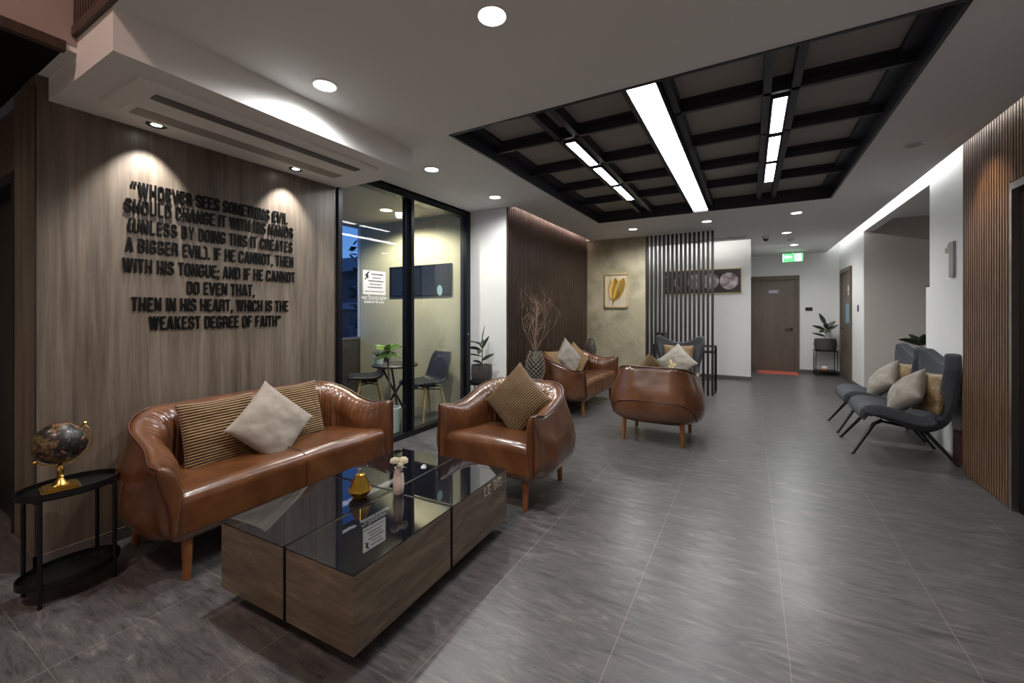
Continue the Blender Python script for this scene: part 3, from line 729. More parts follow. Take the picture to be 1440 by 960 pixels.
def leaf_mb(length, width, base, az, el, droop=.3, fold=.15, nseg=10, roll=None):
    b = MB(); base = Vector(base)
    d = Vector((math.cos(az) * math.cos(el), math.sin(az) * math.cos(el), math.sin(el))); side = Vector((-math.sin(az), math.cos(az), 0)); up = side.cross(d) * -1
    if up.z < 0: up = -up
    ro = roll if roll is not None else .9 * math.sin(az * 2.3 + 1) ; side, up = side * math.cos(ro) + up * math.sin(ro), up * math.cos(ro) - side * math.sin(ro)
    def f(u, v):
        wv = width * math.sin(PI * min(1, v ** .8 * .96 + .02)) ** .8; uu = u * 2 - 1
        return base + d * (length * v) - Vector((0, 0, droop * length * v * v)) + side * (uu * wv / 2) + up * (fold * wv * abs(uu) + .0)
    b.grid(f, 4, nseg); return b
def leafy(parent, spec, mat):
    for s in spec:
        leaf_mb(*s).build('leaf', mat, parent, mods=(('SOLIDIFY', dict(thickness=.003)),))
# tall plant in white pot
q = thing('potted_fig', 'young plant on a bare stem in a tall white pot behind the glass', 'plant', (-3.405, 3.27, 0))
MB().lathe([(.0, 0), (.10, 0), (.115, .01), (.125, .28), (.128, .30), (.118, .302), (.115, .26), (.001, .25)], 40).build('pot', 'white_pot', q)
MB().lathe([(.115, .255), (.06, .262), (.001, .265)], 24).build('soil', 'soil', q)
MB().tube(cr([(0, 0, .25), (.01, .01, .5), (-.008, 0, .75), (.0, .0, .93)], 6), [.011] * 18 + [.008], 8).build('stem', 'stem', q)
leafy(q, [(.17, .085, (0, 0, .92), a, e, .15) for a, e in ((.2, .5), (1.1, .35), (2.0, .55), (2.9, .3), (3.7, .5), (4.6, .35), (5.4, .6))] + [(.13, .07, (0, 0, .88), a, e, .35) for a, e in ((.7, 0), (2.5, -.1), (4.2, -.1), (5.7, 0))], 'leaf_light')
q = thing('table_plant', 'small leafy plant in a dark pot on the balcony table', 'plant', (-3.80, 3.50, .722))
MB().lathe([(.0, 0), (.045, 0), (.055, .09), (.05, .09), (.001, .08)], 24).build('pot', 'white_pot', q)
leafy(q, [(.13, .05, (0, 0, .08), a, e, .3) for a, e in ((.1, .7), (.9, 1.0), (1.7, .6), (2.6, 1.0), (3.3, .7), (4.2, .9), (5.2, .7))], 'leaf_dark')

# outside
hb = thing('neighbour_building', 'flat roofed building outside beyond the balcony parapet', 'building', (-14, 11, -3))
MB().box(-4, 5, 0, 5, 0, 5.9).build('wall', 'roof_out', hb, smooth=False)
MB().box(-4.2, 5.2, -.3, 5.2, 5.9, 6.4).build('parapet', 'concrete_out', hb, smooth=False)
MB().box(-4.1, 5.1, -.2, -.02, 4.45, 4.7).build('canopy', 'concrete_out', hb, smooth=False)
b = MB()
for k in range(5): b.box(-3.4 + k * 1.7, -2.4 + k * 1.7, -.04, .02, 1.6, 3.2)
b.build('window', 'door_glass', hb, smooth=False)
ob = thing('outside_tree', 'dark tree outside, seen past the balcony wall', 'tree', (-9.15, 8.62, -3))
MB().tube(cr([(0, 0, 0), (.1, 0, 2), (-.05, .1, 4), (.1, 0, 5.2)], 4), [.14] * 13, 8).build('trunk', 'stem', ob)
random.seed(8); b = MB()
for k in range(420):
    th = random.uniform(0, 2 * PI); ph = random.uniform(-1, 1); rr = random.random() ** .4 * 1.15
    c = Vector((rr * math.cos(th) * .8, rr * math.sin(th) * .8, 5.0 + rr * ph * 1.15)); a = random.uniform(0, 2 * PI)
    s = Vector((math.cos(a), math.sin(a), random.uniform(-.5, .5))) * .14; t_ = Vector((-math.sin(a), math.cos(a), random.uniform(-1, 1))) * .06
    b.bm.faces.new([b.bm.verts.new(p) for p in (c - s, c + t_, c + s, c - t_)])
b.build('foliage', 'leaf_dark', ob, smooth=False)
q = thing('outside_ground', 'x', 'ground'); COL.objects.unlink(q); bpy.data.objects.remove(q)
struct(MB().box(-40, -5.4, -10, 40, -3.2, -3).build('ground_outside', 'roof_out', smooth=False))

# ------------------------------------------------------------------ wall lettering
quote = thing('wall_lettering', 'black raised lettering of a quotation on the wood wall', 'lettering', (XT, 0, 0))
LINES = [('“WHOEVER SEES SOMETHING EVIL', 1.035, 2.00, 2.028), ('SHOULD CHANGE IT WITH HIS HANDS', 1.005, 2.045, 1.922), ('(UNLESS BY DOING THIS IT CREATES', 1.02, 2.04, 1.806),
         ('A BIGGER EVIL). IF HE CANNOT, THEN', 1.008, 2.048, 1.690), ('WITH HIS TONGUE; AND IF HE CANNOT', .995, 2.06, 1.568), ('DO EVEN THAT,', 1.315, 1.745, 1.450),
         ('THEN IN HIS HEART, WHICH IS THE', 1.035, 2.005, 1.338), ('WEAKEST DEGREE OF FAITH”', 1.12, 1.945, 1.222)]
for s, y0, y1, z in LINES:
    ln = bpy.data.objects.new('text_line', None); COL.objects.link(ln); ln.parent = quote; ln.empty_display_size = .05
    tot = sum(GL[c][0] + .065 for c in s) - .065; sx = (y1 - y0) / tot; x = 0
    for wd in s.split(' '):
        ww = sum(GL[c][0] + .065 for c in wd) - .065
        text_mb(wd, facing((.007, y0 + x * sx, z), (1, 0, 0)), .084, ww * sx, .004, mb=text_mb(wd, facing((.0, y0 + x * sx, z), (1, 0, 0)), .084, ww * sx, .0072, thin=.35)).build('word', 'letter_black', ln, smooth=False)
        x += ww + .065 + GL[' '][0] + .065

# ------------------------------------------------------------------ leather seating
def tub(kind, label, w, d, r, group, bulge=1.0, slouch=0.0):
    t = thing(kind, label, 'sofa' if kind == 'leather_sofa' else 'armchair', group=group)
    arm = 2 * d - r; arc = PI / 2 * r; back = 2 * (w - r); L = 2 * arm + 2 * arc + back; mid = L / 2
    HB, HA, ZB = .765, .645, .2
    def zb(a): return ZB + .055 * ss(.14, -.045, min(a, L - a))
    EE = .032
    def path(a):
        if a < arm: return Vector((-w, -d + a, 0)), Vector((-1, 0, 0))
        a -= arm
        if a < arc: th = PI - a / r; return Vector((-w + r + r * math.cos(th), d - r + r * math.sin(th), 0)), Vector((math.cos(th), math.sin(th), 0))
        a -= arc
        if a < back: return Vector((-w + r + a, d, 0)), Vector((0, 1, 0))
        a -= back
        if a < arc: th = PI / 2 - a / r; return Vector((w - r + r * math.cos(th), d - r + r * math.sin(th), 0)), Vector((math.cos(th), math.sin(th), 0))
        a -= arc
        return Vector((w, d - r - a, 0)), Vector((1, 0, 0))
    def height(a):
        q = max(0, min(a, L - a)); a = max(0, a)
        dz = -slouch * .9 * ss(.34, .0, a)
        return dz + HA - .025 * ss(0, .15, q) + (HB - HA + .025) * ss(.12, arm + arc * .8, q) ** 1.15
    def kf(a):
        q = min(a, L - a)
        return (.50 + .50 * ss(0, .20, q)) if q >= 0 else max(.03, .50 * math.sqrt(max(0, 1 - (q / EE) ** 2)))
    FO = [0, .03, .10, .22, .38, .58, .78, .92, 1.0]; OO = [-.03] + [o_ * bulge for o_ in (.022, .062, .088, .092, .072, .036, .012, 0)]
    def flare(a, f): return slouch * ss(.30, 0, a) * ss(.25, 1, f)
    def outer(a, f):
        h = height(a); p, n = path(a); k = kf(a); return p + n * (pw(FO, OO, f) * k + flare(a, f)) + Vector((0, 0, zb(a) + (h - zb(a)) * f))
    NU = int(L / .012); rows_in = 16; rows_out = 16
    def f(u, v):
        a = -EE + u * (L + 2 * EE); a = -EE * math.sin(max(0, -a) / EE * PI / 2) if a < 0 else (L + EE * math.sin((a - L) / EE * PI / 2) if a > L else a); h = height(a); p, n = path(a); k = kf(a); j = v * (rows_in + rows_out)
        q = min(a, L - a); inb = ss(arm * .6, arm + arc, q)
        if j <= rows_out:
            fr = j / rows_out; o = pw(FO, OO, fr) * k; z = zb(a) + (h - zb(a)) * fr
            nz = noise.noise(Vector((p.x * 4, p.y * 4, z * 5))) * .007; o += nz * math.sin(PI * fr) * k + flare(a, fr)
        else:
            tt = (j - rows_out) / rows_in
            o = -pw([0, .06, .16, .28, .42, .7, 1], [0, .026, .072, .115 + .03 * inb, .135 + .03 * inb, .125 + .03 * inb, .09], tt) * (k if k > .3 else k)
            z = pw([0, .06, .16, .28, .42, .7, 1], [h, h + .010, h + .006, h - .035, h - .11, .42, .26], tt)
            wr = math.exp(-((tt - .26) / .18) ** 2)
            g = math.sin(a * 150 + 3 * noise.noise(Vector((a * 6, 1, 0)))) * .5 + noise.noise(Vector((a * 38, tt * 3, 5))) * .9
            crn = math.exp(-((q - arm - arc * .45) / (arc * .42)) ** 2)
            o += wr * g * .0075 * min(1, k) * (1 + .6 * crn)
            o += crn * math.sin(a * 62 + 1.5 * noise.noise(Vector((a * 3, 2, 0)))) * .011 * ss(.12, .4, tt) * ss(1, .6, tt)
            o += noise.noise(Vector((p.x * 5, p.y * 5, z * 6 + 9))) * .008 * ss(.2, .4, tt)
        if j > rows_out: o += flare(a, max(0, 1 - (j - rows_out) / rows_in * 1.3))
        return p + n * o + Vector((0, 0, z))
    b = MB(); V = b.grid(f, NU, rows_in + rows_out)
    for end in (V[0], V[-1]):
        try: b.bm.faces.new(end)
        except ValueError: pass
    b.build('shell', 'leather', t, angle=80)
    pts = [outer(-EE, f_) + Vector((0, -.003, 0)) for f_ in (.03, .15, .3, .5, .7, .85, .95)] + [outer(-EE + (L + 2 * EE) * i / 120, 1) + Vector((0, 0, .006)) for i in range(121)] + [outer(L + EE, f_) + Vector((0, -.003, 0)) for f_ in (.95, .85, .7, .5, .3, .15, .03)]
    MB().tube(pts, .0065, 8).build('piping', 'piping', t)
    # seat: one rounded block down to the underside
    sy0, sy1 = -d - .012, d - .085; sw = 2 * (w - .014); dd = sy1 - sy0; zc, hz = .325, .25
    def sf(q):
        x, y, z = q; top = z > 0
        cx_ = 1 - (x / (sw / 2)) ** 2; cy = 1 - (y / (dd / 2)) ** 2
        if top: z += .022 * max(0, cx_) ** .5 * max(0, cy) ** .5 - .035 * (y / dd + .5)
        if y < -dd / 2 + .12 and z > -.08: y -= .012 * max(0, cx_) ** .5
        z += noise.noise(Vector((x * 5, y * 5, 3))) * .006
        return Vector((x, y, z))
    MB().rbox((sw, dd, hz), .055, 34, (0, (sy0 + sy1) / 2, zc), sf).build('seat', 'leather', t, angle=80)
    if kind == 'leather_sofa':
        MB().tube([(0, sy0 - .010, .23), (0, sy0 - .016, .40), (0, sy0 + .012, .452), (0, sy0 + .06, .468), (0, 0, .47)], .003, 6).build('seam', 'piping', t)
    else:
        sp = .40; arch = []
        for i in range(41):
            s_ = -1 + 2 * i / 40; a = mid + s_ * sp; fz = .10 + .33 * (1 - abs(s_) ** 5) ; arch.append(outer(a, fz) + path(a)[1] * .002)
        MB().tube(arch, .0055, 8).build('arched_seam', 'piping', t)
    for sx in (-1, 1):
        for sy in (-1, 1):
            x, y = sx * (w - .10), (-d + .055 if sy < 0 else d - .04)
            MB().tube([(x, y, .23), (x + sx * .005, y + sy * .012, .0)], [.026, .018], 16).build('leg', 'leg_wood', t)
    return t
SW, SD = .70, .34
sofa = tub('leather_sofa', 'brown leather sofa against the wood wall with lettering', SW, SD, .27, 'brown leather sofas', .72, .055)
sofa.location = (-2.745, 1.615, 0); sofa.rotation_euler.z = R(90)
dup(sofa, (-2.135, 5.65, 0), R(90), 'brown leather sofa farther back against the dark slatted wall', 'brown leather sofas')
AW, AD = .385, .33
arm = tub('leather_armchair', 'brown leather armchair behind the coffee table, facing us', AW, AD, .24, 'brown leather armchairs')
arm.location = (-1.60, 2.765, 0)
dup(arm, (-.87, 4.71, 0), R(180), 'brown leather armchair with its back turned to us', 'brown leather armchairs')

# ------------------------------------------------------------------ cushions
def pillow_mesh(name, size, thick, ribs=0, seed=0, n=40, h=None):
    hh = h or size
    b = MB(); rnd = Vector((seed * 3.1, seed * 1.7, 0))
    nv = 150 if ribs else n
    def surf(sg):
        def f(u, v):
            x, y = u * 2 - 1, v * 2 - 1
            e = max(0, (1 - x ** 4)) ** .5 * max(0, (1 - y ** 4)) ** .5
            z = thick * .5 * max(0, (1 - x * x)) ** .42 * max(0, (1 - y * y)) ** .42
            pin = 1 - .075 * (1 - abs(y) ** 2.2) * abs(x) ** 3; pin2 = 1 - .075 * (1 - abs(x) ** 2.2) * abs(y) ** 3
            z += noise.noise(Vector((x * 2.2, y * 2.2, sg)) + rnd) * .011 * e
            z += noise.noise(Vector((x * 6, y * 6, sg * 2)) + rnd) * .003 * e
            if ribs: z += .0035 * math.sin(2 * PI * ribs * v) * min(1, e * 3)
            return Vector((x * size / 2 * pin, y * hh / 2 * pin2, sg * z))
        return f
    b.grid(surf(1), n, nv); b.grid(surf(-1), n, nv, flip=True)
    bmesh.ops.remove_doubles(b.bm, verts=b.bm.verts, dist=.0004)
    return b
def cushion(name, label, mat, loc, nrm, roll, size=.44, thick=.15, ribs=0, seed=0, group=None, h=None, cat='cushion'):
    o = pillow_mesh(name, size, thick, ribs, seed, h=h).build(name, mat, angle=180)
    z = Vector(nrm).normalized(); up = Vector((0, 0, 1)); y = (up - z * up.dot(z)).normalized(); x = y.cross(z)
    m = frame(Vector(loc), x, y, z) @ Matrix.Rotation(R(roll), 4, 'Z'); o.matrix_world = m
    hs = size / 2; hh = (h or size) / 2; pts = [(hs, hh * .985), (-hs, hh * .985), (-hs, -hh * .985), (hs, -hh * .985)]
    tag(o, label, cat, group); return o
RB = 'ribbed_cushion'
cushion(RB, 'ribbed gold brown cushion at the left end of the front sofa', 'ribbed', (-2.83, 1.345, .60), (1, -.10, .30), 2, .42, .14, RIBS, 1, 'ribbed cushions')
cushion(RB, 'ribbed gold brown cushion behind the grey one on the front sofa', 'ribbed', (-2.855, 1.845, .61), (1, .05, .28), 0, .42, .13, RIBS, 2, 'ribbed cushions')
cushion('linen_cushion', 'plain grey cushion standing on its corner on the front sofa', 'linen', (-2.68, 1.575, .615), (1, -.02, .42), 42, .405, .14, 0, 3)
cushion(RB, 'ribbed cushion standing on its corner in the front armchair', 'ribbed', (-1.56, 2.82, .655), (-.05, -1, .33), 51, .42, .15, RIBS, 4, 'ribbed cushions')
# far sofa
cushion('olive_cushion', 'small olive brown cushion at the near end of the far sofa', 'olive_cloth', (-2.31, 5.22, .63), (1, -.15, .35), -4, .36, .12, 0, 5)
cushion('linen_cushion', 'pale grey cushion on its corner on the far sofa', 'linen', (-2.22, 5.50, .69), (1, -.25, .30), 42, .42, .14, 0, 6)
cushion('olive_cushion', 'olive cushion on its corner behind the pale one on the far sofa', 'olive_cloth', (-2.25, 5.88, .64), (1, -.35, .35), 40, .38, .12, 0, 7)
cushion(RB, 'ribbed cushion showing over the back of the turned armchair', 'ribbed', (-.955, 4.79, .625), (-.15, 1, .35), 42, .40, .15, RIBS, 8, 'ribbed cushions')

# ------------------------------------------------------------------ grey wing chairs
def wing_chair(label, group):
    t = thing('wing_chair', label, 'chair', group=group)
    prof = cr([(0, -.275, .335), (0, -.285, .365), (0, -.23, .385), (0, -.12, .352), (0, .03, .29), (0, .16, .27), (0, .265, .335), (0, .315, .48), (0, .33, .63), (0, .335, .765), (0, .335, .865)], 5)
    n = len(prof) - 1
    def f(u, v):
        i = v * n; k = min(int(i), n - 1); p = prof[k].lerp(prof[k + 1], i - k); uu = u * 2 - 1; au = abs(uu)
        hw = pw([0, .06, .2, .45, .58, .7, .8, .9, 1], [.262, .275, .295, .30, .275, .265, .31, .35, .335], v)
        tn = (prof[k + 1] - prof[k]).normalized(); nr = Vector((0, -tn.z, tn.y))
        c = pw([0, .15, .4, .55, .7, .85, 1], [.01, .03, .085, .13, .10, .09, .08], v) * au ** 2.2
        z = p.z + (.15 * au ** 1.8 - .075 * ss(.86, 1.05, au)) * ss(.62, 1, v) + .03 * au ** 3 * ss(.3, 0, v)
        return Vector((uu * hw, p.y, z)) + nr * c
    b = MB(); b.grid(f, 28, n)
    b.build('seat_shell', 'fabric', t, angle=180, mods=(('SOLIDIFY', dict(thickness=.10, offset=0)), ('SUBSURF', dict(levels=2, render_levels=2))))
    for sx in (-1, 1):
        MB().tube([(sx * .19, -.17, .32), (sx * .205, -.235, .28), (sx * .30, -.405, .0)], [.017, .016, .010], 12).tube([(sx * .30, -.405, .012), (sx * .30, -.405, 0)], .014, 12).build('leg', 'black', t)
        MB().tube([(sx * .16, .12, .26), (sx * .17, .15, .23), (sx * .27, .315, .0)], [.017, .016, .010], 12).tube([(sx * .27, .315, .012), (sx * .27, .315, 0)], .014, 12).build('leg', 'black', t)
    MB().tube([(-.19, -.17, .31), (-.16, .12, .255)], .011).tube([(.19, -.17, .31), (.16, .12, .255)], .011).tube([(-.175, -.02, .28), (.175, -.02, .28)], .011).build('under_frame', 'black', t)
    return t
wc = wing_chair('charcoal grey wing chair beside the slatted wall, nearer of two', 'grey wing chairs')
wc.location = (1.245, 5.31, 0); wc.rotation_euler.z = R(-90)
dup(wc, (1.245, 6.10, 0), R(-90), 'charcoal grey wing chair at right, the farther of two', 'grey wing chairs')
dup(wc, (-.93, 6.62, 0), R(4), 'charcoal grey wing chair standing before the slatted screen', 'grey wing chairs')
cushion('gold_cushion', 'crushed gold cushion at the back of the nearer wing chair', 'velvet_gold', (1.43, 5.205, .60), (-1, -.22, .27), 4, .38, .12, 0, 11, 'gold cushions')
cushion('linen_cushion', 'grey cushion leaning in front on the nearer wing chair', 'linen', (1.275, 5.25, .575), (-1, -.12, .6), 45, .385, .17, 0, 12)
cushion('gold_cushion', 'crushed gold cushion at the back of the farther wing chair', 'velvet_gold', (1.43, 5.995, .60), (-1, -.22, .27), 4, .38, .12, 0, 13, 'gold cushions')
cushion('linen_cushion', 'grey cushion leaning in front on the farther wing chair', 'linen', (1.275, 6.05, .575), (-1, -.12, .6), 45, .385, .17, 0, 14)
cushion('gold_cushion', 'gold cushion upright on the wing chair by the screen', 'velvet_gold', (-.955, 6.81, .625), (.06, -1, .22), 0, .44, .12, 0, 15, 'gold cushions', h=.42)
pc = cushion('printed_cushion', 'grey cushion with gold flower print on the chair by the screen', 'linen_gold', (-.955, 6.66, .585), (.05, -1, .36), 43, .42, .14, 0, 16)
random.seed(3); b = MB()
for (px, py) in ((-.075, -.03), (-.06, -.055), (-.08, .0), (-.045, -.10), (-.06, -.125), (-.09, -.09), (-.02, -.06)):
    for k in range(5):
        a = k * 2 * PI / 5 + px * 40; b.lathe([(.008, .074), (.001, .0755)], 10, mtx=Matrix.Rotation(R(-43), 4, 'Z') @ Matrix.Translation((px + .012 * math.cos(a), py + .012 * math.sin(a), 0)))
b.build('flower_print', 'gold_print', pc)

# ------------------------------------------------------------------ coffee table
ct = thing('coffee_table', 'low oak coffee table of four blocks topped with black glass', 'coffee table', (-1.690, 1.594, 0), R(2.2))
TW, TL, Z0, Z1 = .845, 1.165, .08, .378
gx, gy = .027, .02      # where the joints cross, measured from the centre
gap = .0105
for xa, xb in ((-TW / 2, gx - gap), (gx + gap, TW / 2)):
    for ya, yb in ((-TL / 2, gy - gap), (gy + gap, TL / 2)):
        blk = MB().box(xa, xb, ya, yb, Z0, Z1 - .006).build('wood_block', 'table_wood', ct, smooth=False, mods=(('BEVEL', dict(width=.0015, segments=1)),))
        MB().box(xa, xb, ya, yb, Z1 - .0058, Z1).build('glass_top', 'black_glass', blk, smooth=False)
MB().box(gx - gap * .9, gx + gap * .9, -TL / 2 + .006, TL / 2 - .006, .085, Z1 - .002).box(-TW / 2 + .006, TW / 2 - .006, gy - gap * .9, gy + gap * .9, .085, Z1 - .0025).box(-TW / 2 + .02, TW / 2 - .02, -TL / 2 + .02, TL / 2 - .02, .10, Z1 - .02).build('joint_core', 'letter_black', ct, smooth=False)
MB().box(-TW / 2 + .12, TW / 2 - .12, -TL / 2 + .12, TL / 2 - .12, 0, .09).build('plinth', 'slat_back', ct, smooth=False)
text_mb('LE', facing((TW / 2 + .0005, .318, .305), (1, 0, 0)), .052, .070, .006).build('metal_word', 'silver_text', ct, smooth=False)
text_mb('BIS', facing((TW / 2 + .0005, .425, .305), (1, 0, 0)), .052, .092, .006).build('metal_word', 'silver_text', ct, smooth=False)

# gold geometric terrarium
gt = thing('geometric_ornament', 'faceted gold glass ornament on the coffee table', 'ornament', (-1.752, 1.487, Z1), R(20))
def facet(rings, seg=6):
    b = MB(); RR = []
    for (r, z) in rings: RR.append([b.bm.verts.new((r * math.cos(2 * PI * k / seg), r * math.sin(2 * PI * k / seg), z)) for k in range(seg)])
    for A, B_ in zip(RR, RR[1:]):
        for k in range(seg): b.bm.faces.new((A[k], A[(k + 1) % seg], B_[(k + 1) % seg], B_[k]))
    b.bm.faces.new(RR[0][::-1]); b.bm.faces.new(RR[-1]); return b, RR
rings = [(.030, 0), (.060, .035), (.024, .112), (.008, .118)]
b, _ = facet(rings); b.build('glass_facets', 'amber', gt, smooth=False)
b = MB()
for k in range(6):
    pr = [Vector((r * 1.02 * math.cos(2 * PI * k / 6), r * 1.02 * math.sin(2 * PI * k / 6), z + .001)) for r, z in rings[:3]]; b.tube(pr, .0016, 6)
for r, z in rings[:3]: b.tube([(r * 1.02 * math.cos(2 * PI * k / 6), r * 1.02 * math.sin(2 * PI * k / 6), z + .001) for k in range(6)], .0016, 6, closed=True)
b.build('brass_edges', 'brass', gt)
MB().lathe([(.001, .116), (.006, .118), (.003, .124), (.0025, .138), (.004, .141), (.001, .145)], 12).build('finial', 'brass', gt)
# pink vase and flowers
VX, VY = -1.606, 1.612
va = thing('fluted_vase', 'small blush white fluted vase on the coffee table', 'vase', (VX, VY, Z1))
MB().lathe([(.0, 0), (.020, 0), (.0235, .004), (.0265, .035), (.0275, .055), (.024, .10), (.019, .135), (.0195, .138), (.015, .137), (.013, .07), (.001, .06)], 48, fn=lambda a, z, j: 1 + .07 * abs(math.cos(a * 4.5)) if j < 8 else 1).build('body', 'ceramic_pink', va)
random.seed(12)
def flower(label, dx, dy, top, rad):
    f = thing('white_flower', label, 'flower', (VX, VY, Z1), group='white flowers in the blush vase')
    MB().tube(cr([(dx * .15, dy * .15, .06), (dx * .4, dy * .4, .12), (dx, dy, top)], 5), .0018, 6).build('stem', 'stem', f)
    b = MB(); c = Vector((dx, dy, top))
    for ring, (nn, el, ln) in enumerate(((7, -.1, 1.0), (7, .35, .95), (6, .8, .85), (5, 1.2, .7))):
        for k in range(nn):
            a = k * 2 * PI / nn + ring * .5; d_ = Vector((math.cos(a) * math.cos(el), math.sin(a) * math.cos(el), math.sin(el))); sd = Vector((-math.sin(a), math.cos(a), 0))
            def g(u, v): return c + d_ * (rad * ln * math.sin(v * PI * .55)) + sd * ((u * 2 - 1) * rad * .62 * math.sin(PI * (v * .62 + .18)) ** .7) + Vector((0, 0, rad * .45 * v * v - rad * .1 + rad * .12 * (u * 2 - 1) ** 2))
            b.grid(g, 6, 6)
    b.build('bloom', 'petal', f)
    for k in range(2):
        leaf_mb(.03, .012, (dx * .6, dy * .6, .12 + k * .01), random.uniform(0, 6.28), .3).build('leaf', 'leaf_dark', f)
flower('white flower standing highest at the left of the vase', -.006, -.020, .168, .023)
flower('larger white flower at the right of the vase', .012, .020, .158, .026)
flower('small white flower low at the front of the vase', .020, -.008, .150, .017)

# ------------------------------------------------------------------ oval side table and globe
st = thing('oval_side_table', 'black two tier oval tray table beside the front sofa', 'side table', (-2.865, .700, 0), R(4))
def tray(z, name):
    a_, b_ = .13, .182; b = MB(); prof = [(0, 0), (.95, 0), (1.0, .006), (1.0, .034), (.975, .034), (.965, .012), (0.001, .010)]
    b.lathe([(max(r, .001), zz) for r, zz in prof], 64, mtx=Matrix.Translation((0, 0, z)) @ Matrix.Diagonal((a_, b_, 1, 1))); b.build(name, 'black', st)
tray(.475, 'upper_tray'); tray(.075, 'lower_tray')
for sx in (-1, 1):
    for sy in (-1, 1):
        x, y = sx * .094, sy * .130
        MB().tube([(x, y, 0), (x, y, .49)], .0085, 12).build('leg', 'black', st)
for sy in (-1, 1): MB().box(-.1, .1, sy * .130 - .006, sy * .130 + .006, .462, .476).build('cross_bar', 'black', st, smooth=False)
gb = thing('desk_globe', 'antique style black and orange globe on a brass stand', 'globe', (-2.865, .665, .4855), R(-8))
MB().box(-.066, .066, -.066, .066, 0, .010).box(-.056, .056, -.056, .056, .010, .018).box(-.044, .044, -.044, .044, .018, .024).lathe([(.052, .014), (.04, .02), (.024, .032), (.014, .048), (.009, .055), (.015, .062), (.009, .07), (.013, .085), (.015, .095), (.009, .108), (.012, .114), (.007, .122), (.001, .124)], 4 * 8).build('pedestal', 'brass', gb)
GC = Vector((0, 0, .222)); GR = .096
ax = Vector((.12, .72, .70)).normalized()
q = MB().sphere(GR, (0, 0, 0), 48, 28).build('ball', 'globe', gb); q.location = GC
side = ax.cross(Vector((1, 0, 0))).normalized()
dn = -Vector((0, 0, 1)); nrm = ax.cross(dn).normalized(); per = nrm.cross(ax)
arcp = [GC + (ax * math.cos(th) + per * math.sin(th)) * (GR + .012) for th in [PI * k / 24 for k in range(25)]]
if arcp[12].z > GC.z: arcp = [GC + (ax * math.cos(th) - per * math.sin(th)) * (GR + .012) for th in [PI * k / 24 for k in range(25)]]
b = MB().tube(arcp, .0027, 8)
for s in (1, -1): b.tube([GC + ax * s * (GR - .002), GC + ax * s * (GR + .012), GC + ax * s * (GR + .02), GC + ax * s * (GR + .026)], [.004, .004, .009, .004], 10)
b.build('meridian_arm', 'brass', gb)

# ------------------------------------------------------------------ plant stands and plants
def plant_stand(label, loc, r, h, rz, square=False):
    t = thing('plant_stand', label, 'plant stand', loc, rz, group=None)
    if square:
        for z in (h - .02, .09): MB().box(-r, r, -r, r, z, z + .02).build('shelf', 'black', t, smooth=False)
    else:
        MB().lathe([(.001, h - .02), (r, h - .02), (r, h + .012), (r - .008, h + .012), (r - .01, h - .008), (.001, h - .009)], 40).build('tray', 'black', t)
    k = r * (.95 if square else .72)
    for sx in (-1, 1):
        for sy in (-1, 1): MB().tube([(sx * k, sy * k, 0), (sx * k, sy * k, h - .01)], .008, 8).build('leg', 'black', t)
    if not square:
        ring = [(r * .98 * math.cos(a), r * .98 * math.sin(a), .12) for a in [2 * PI * i / 32 for i in range(32)]]; MB().tube(ring, .006, 6, closed=True).build('ring_brace', 'black', t)
    return t
def rubber_plant(label, loc, pr, ph, spec, sth, rz=0):
    t = thing('potted_rubber_plant', label, 'plant', loc, rz)
    MB().lathe([(.001, 0), (pr * .86, 0), (pr * .93, .01), (pr * 1.0, ph * .5), (pr * .95, ph), (pr * .88, ph), (pr * .86, ph - .03), (.001, ph - .035)], 64).build('pot', 'chevron', t)
    MB().lathe([(pr * .86, ph - .03), (.001, ph - .02)], 24).build('soil', 'soil', t)
    MB().tube(cr([(0, 0, ph - .03), (.01, .0, ph + sth * .5), (0, .005, ph + sth)], 6), .006, 8).build('stem', 'stem', t)
    leafy(t, [(l, w_, (0, 0, ph + z), a, e, dr) for l, w_, z, a, e, dr in spec], 'leaf_dark')
    return t
plant_stand('black round plant stand at the white column', (-2.84, 4.235, 0), .165, .485, R(20))
rubber_plant('rubber plant in a chevron pot by the white column', (-2.84, 4.235, .478), .132, .215,
    [(.19, .07, .10, 3.5, .15, .0), (.20, .075, .17, 3.3, .30, .15), (.21, .08, .24, 3.6, .45, .25), (.21, .055, .27, 1.2, 1.35, .0), (.18, .06, .19, .6, 1.05, .0), (.13, .05, .02, 3.2, .25, .1),
     (.18, .05, .05, .3, .55, .05), (.15, .075, .17, 5.0, .3, .5), (.16, .07, .22, 4.6, .7, .3), (.15, .06, .21, 2.0, .8, .1)], .28)
plant_stand('black square plant stand in the far corner', (1.375, 10.93, 0), .19, .535, 0, True)
rubber_plant('rubber plant in a dark pot in the far corner', (1.375, 10.93, .536), .20, .235,
    [(.26, .10, .30, 3.0, 1.15, 0), (.24, .08, .22, .2, .7, 0), (.26, .08, .16, .1, .55, .0), (.26, .08, .18, 3.1, .5, .1), (.20, .09, .14, 4.0, .4, .4), (.24, .06, .05, 3.2, .3, .0), (.2, .1, .22, 4.7, .9, .2), (.2, .1, .12, 5.2, .5, .3)], .36)
q = thing('shelf_ornament', 'small white and brown ornament on the low shelf of the plant stand', 'ornament', (1.36, 10.88, .11))
MB().sphere(.055, (0, 0, .05), 20, 12, (1.2, 1, .85)).build('body', 'ceramic_pink', q)
MB().lathe([(.085, 0), (.095, .012), (.07, .03), (.001, .032)], 24).build('base', 'leg_wood', q)
